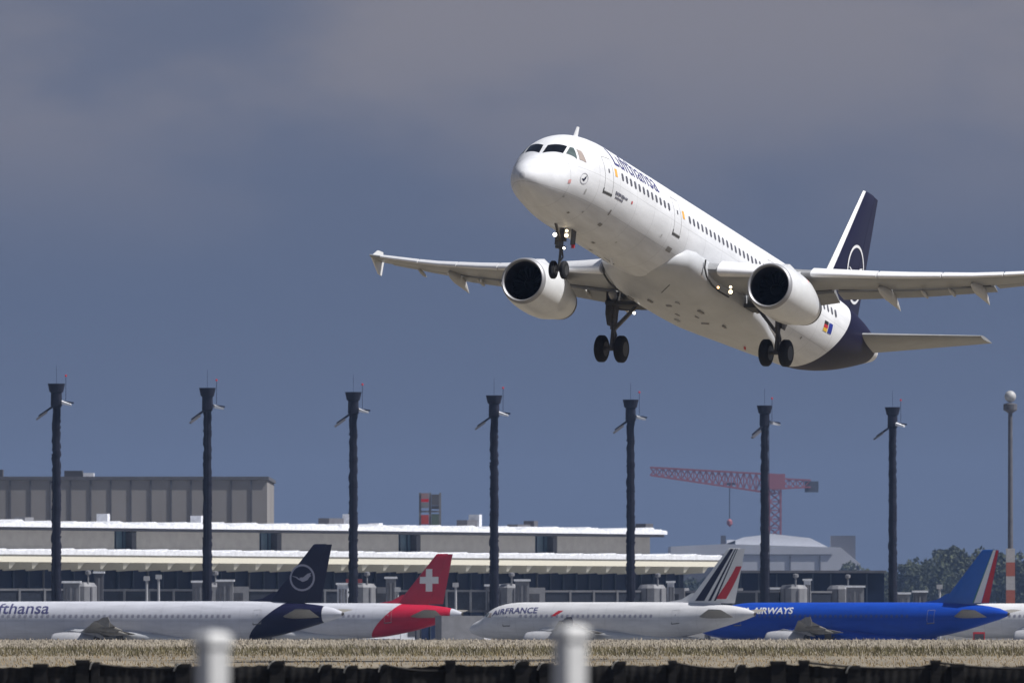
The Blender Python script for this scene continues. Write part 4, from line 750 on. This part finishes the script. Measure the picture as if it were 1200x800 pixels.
# ------------------------------------------------------------------ black sheeting barrier
FY = 200.; BF = empty('sheeting_barrier', (0, FY, 0)); tag(BF, 'long low barrier of black sheeting tied over stub posts before the meadow', 'barrier')
posts = [-40, 48, 97, 112, 215, 325, 382, 412, 450, 528, 612, 640, 726, 788, 868, 912, 942, 1000, 1096, 1122, 1230]; tops = [777, 777, 772.5, 775, 777, 774, 778, 779, 778, 773, 774, 776, 774, 773, 778, 774, 773, 779, 773, 777, 775]
bx = [wx(p_, FY) for p_ in posts]; bz = [wz(max(t_ + 2.5, 777.5), FY) for t_ in tops]
black = mat('black_sheet', (.014, .0125, .012), .6, var=.7, scale=3, stretch=(1, 1, 5), spec=.3); tie = mat('pale_tie', (.62, .60, .55), .5)
xs_ = np.linspace(wx(-60, FY), wx(1260, FY), 700); V = []; rows = 10
for x in xs_:
    k = int(np.clip(np.searchsorted(bx, x) - 1, 0, len(bx) - 2)); t = (x - bx[k]) / (bx[k + 1] - bx[k]); sag = min(.05 * abs(bx[k + 1] - bx[k]), .05) * 4 * t * (1 - t)
    ztop = bz[k] + (bz[k + 1] - bz[k]) * t - sag * (.6 + .0 * x) - .008 * math.sin(x * 23)
    for r_ in range(rows):
        f = r_ / (rows - 1); V.append((x, .02 * math.sin(x * 9 + 2 * math.sin(x * 3)) * (.3 + f) + .006 * math.sin(x * 41 + f * 3) + .02 * math.sin(f * 19 + x) + .05 * f, ztop * (1 - f) + .0 * f))
    V.append((x, .35, ztop - .02)); V.append((x, .5, 0))
rw = rows + 2; Fc = []
for i in range(len(xs_) - 1):
    for j in range(rows - 1): Fc.append((i * rw + j, i * rw + j + 1, (i + 1) * rw + j + 1, (i + 1) * rw + j))
    Fc.append((i * rw, (i + 1) * rw, (i + 1) * rw + rows, i * rw + rows)); Fc.append((i * rw + rows, (i + 1) * rw + rows, (i + 1) * rw + rows + 1, i * rw + rows + 1))
mk('sheeting', V, Fc, black, BF, True, angle=70, fix=False)
rr_ = random.Random(5)
for p_, t_ in zip(posts, tops):
    x = wx(p_, FY); z = wz(t_, FY); w_ = rr_.uniform(.07, .13); b = MB(); b.box(x - w_, x + w_, -.12, .16, 0, z - .02); b.box(x - w_ * 1.15, x + w_ * 1.1, -.15, .2, z - .06, z); b.build('post', black, BF, False)
    if rr_.random() < .75:
        b = MB(); q = [(x - w_ * 1.3, -.19, z - .13), (x - w_ * 1.1, -.2, z - .07), (x - w_ * .8, -.2, z - .02), (x - w_ * .3, -.19, z + .008)]
        for a, c in zip(q, q[1:]): b.tube(a, c, .007, .007, 6)
        b.build('tie', tie, BF)
for i in (2, 8, 13, 16, 18):
    b = MB(); x0, x1 = bx[i], bx[i + 1] if bx[i + 1] - bx[i] > .9 else bx[min(i + 2, len(bx) - 1)]; z0, z1 = bz[i] + .03, bz[i] - .07; pr = None
    for k in range(13):
        t = k / 12; pt_ = (x0 + (x1 - x0) * t, -.1, z0 + (z1 - z0) * t - .05 * math.sin(math.pi * t))
        if pr: b.tube(pr, pt_, .022, .022, 6)
        pr = pt_
    b.build('cable', black, BF)
# ------------------------------------------------------------------ near posts, out of focus
pm = mat('galvanised', (.60, .60, .60), .5, 0, var=.06, scale=20)
def near_post(px, ytop, lab):
    Y = 45.; root = empty('fence_post', (wx(px, Y), Y, 0), R(38)); zt = wz(ytop, Y); MB().box(-.047, .047, -.047, .047, 0, zt - .03).build('shaft', pm, root, False)
    b = MB(); b.rings([[(s_ * a, s_ * c, z) for a, c in ((-1, -1), (1, -1), (1, 1), (-1, 1))] for s_, z in ((.058, zt - .05), (.058, zt - .018), (.04, zt), (.008, zt + .006))]); b.build('cap', pm, root, False); tag(root, lab, 'post', 'out of focus metal posts in the foreground')
near_post(249, 741, 'blurred pale metal post in front of the navy tailed airliner'); near_post(668, 733, 'blurred pale metal post in front of the striped tail airliner')
# ------------------------------------------------------------------ air
hz = MB().box(-3200, 3200, -80, 9200, -3.6, 125).build('haze', mat('dummy', (1, 1, 1), var=0), None, False); hm = bpy.data.materials.new('haze_air'); hm.use_nodes = True; t = hm.node_tree; t.nodes.clear()
o_ = t.nodes.new('ShaderNodeOutputMaterial'); pv = t.nodes.new('ShaderNodeVolumePrincipled'); pv.inputs['Color'].default_value = (.42, .60, 1, 1); pv.inputs['Density'].default_value = .00004; pv.inputs['Anisotropy'].default_value = .2; t.links.new(pv.outputs[0], o_.inputs['Volume'])
hz.data.materials.clear(); hz.data.materials.append(hm); tag(hz, 'thin blue haze in the distant air', 'haze', kind='stuff')
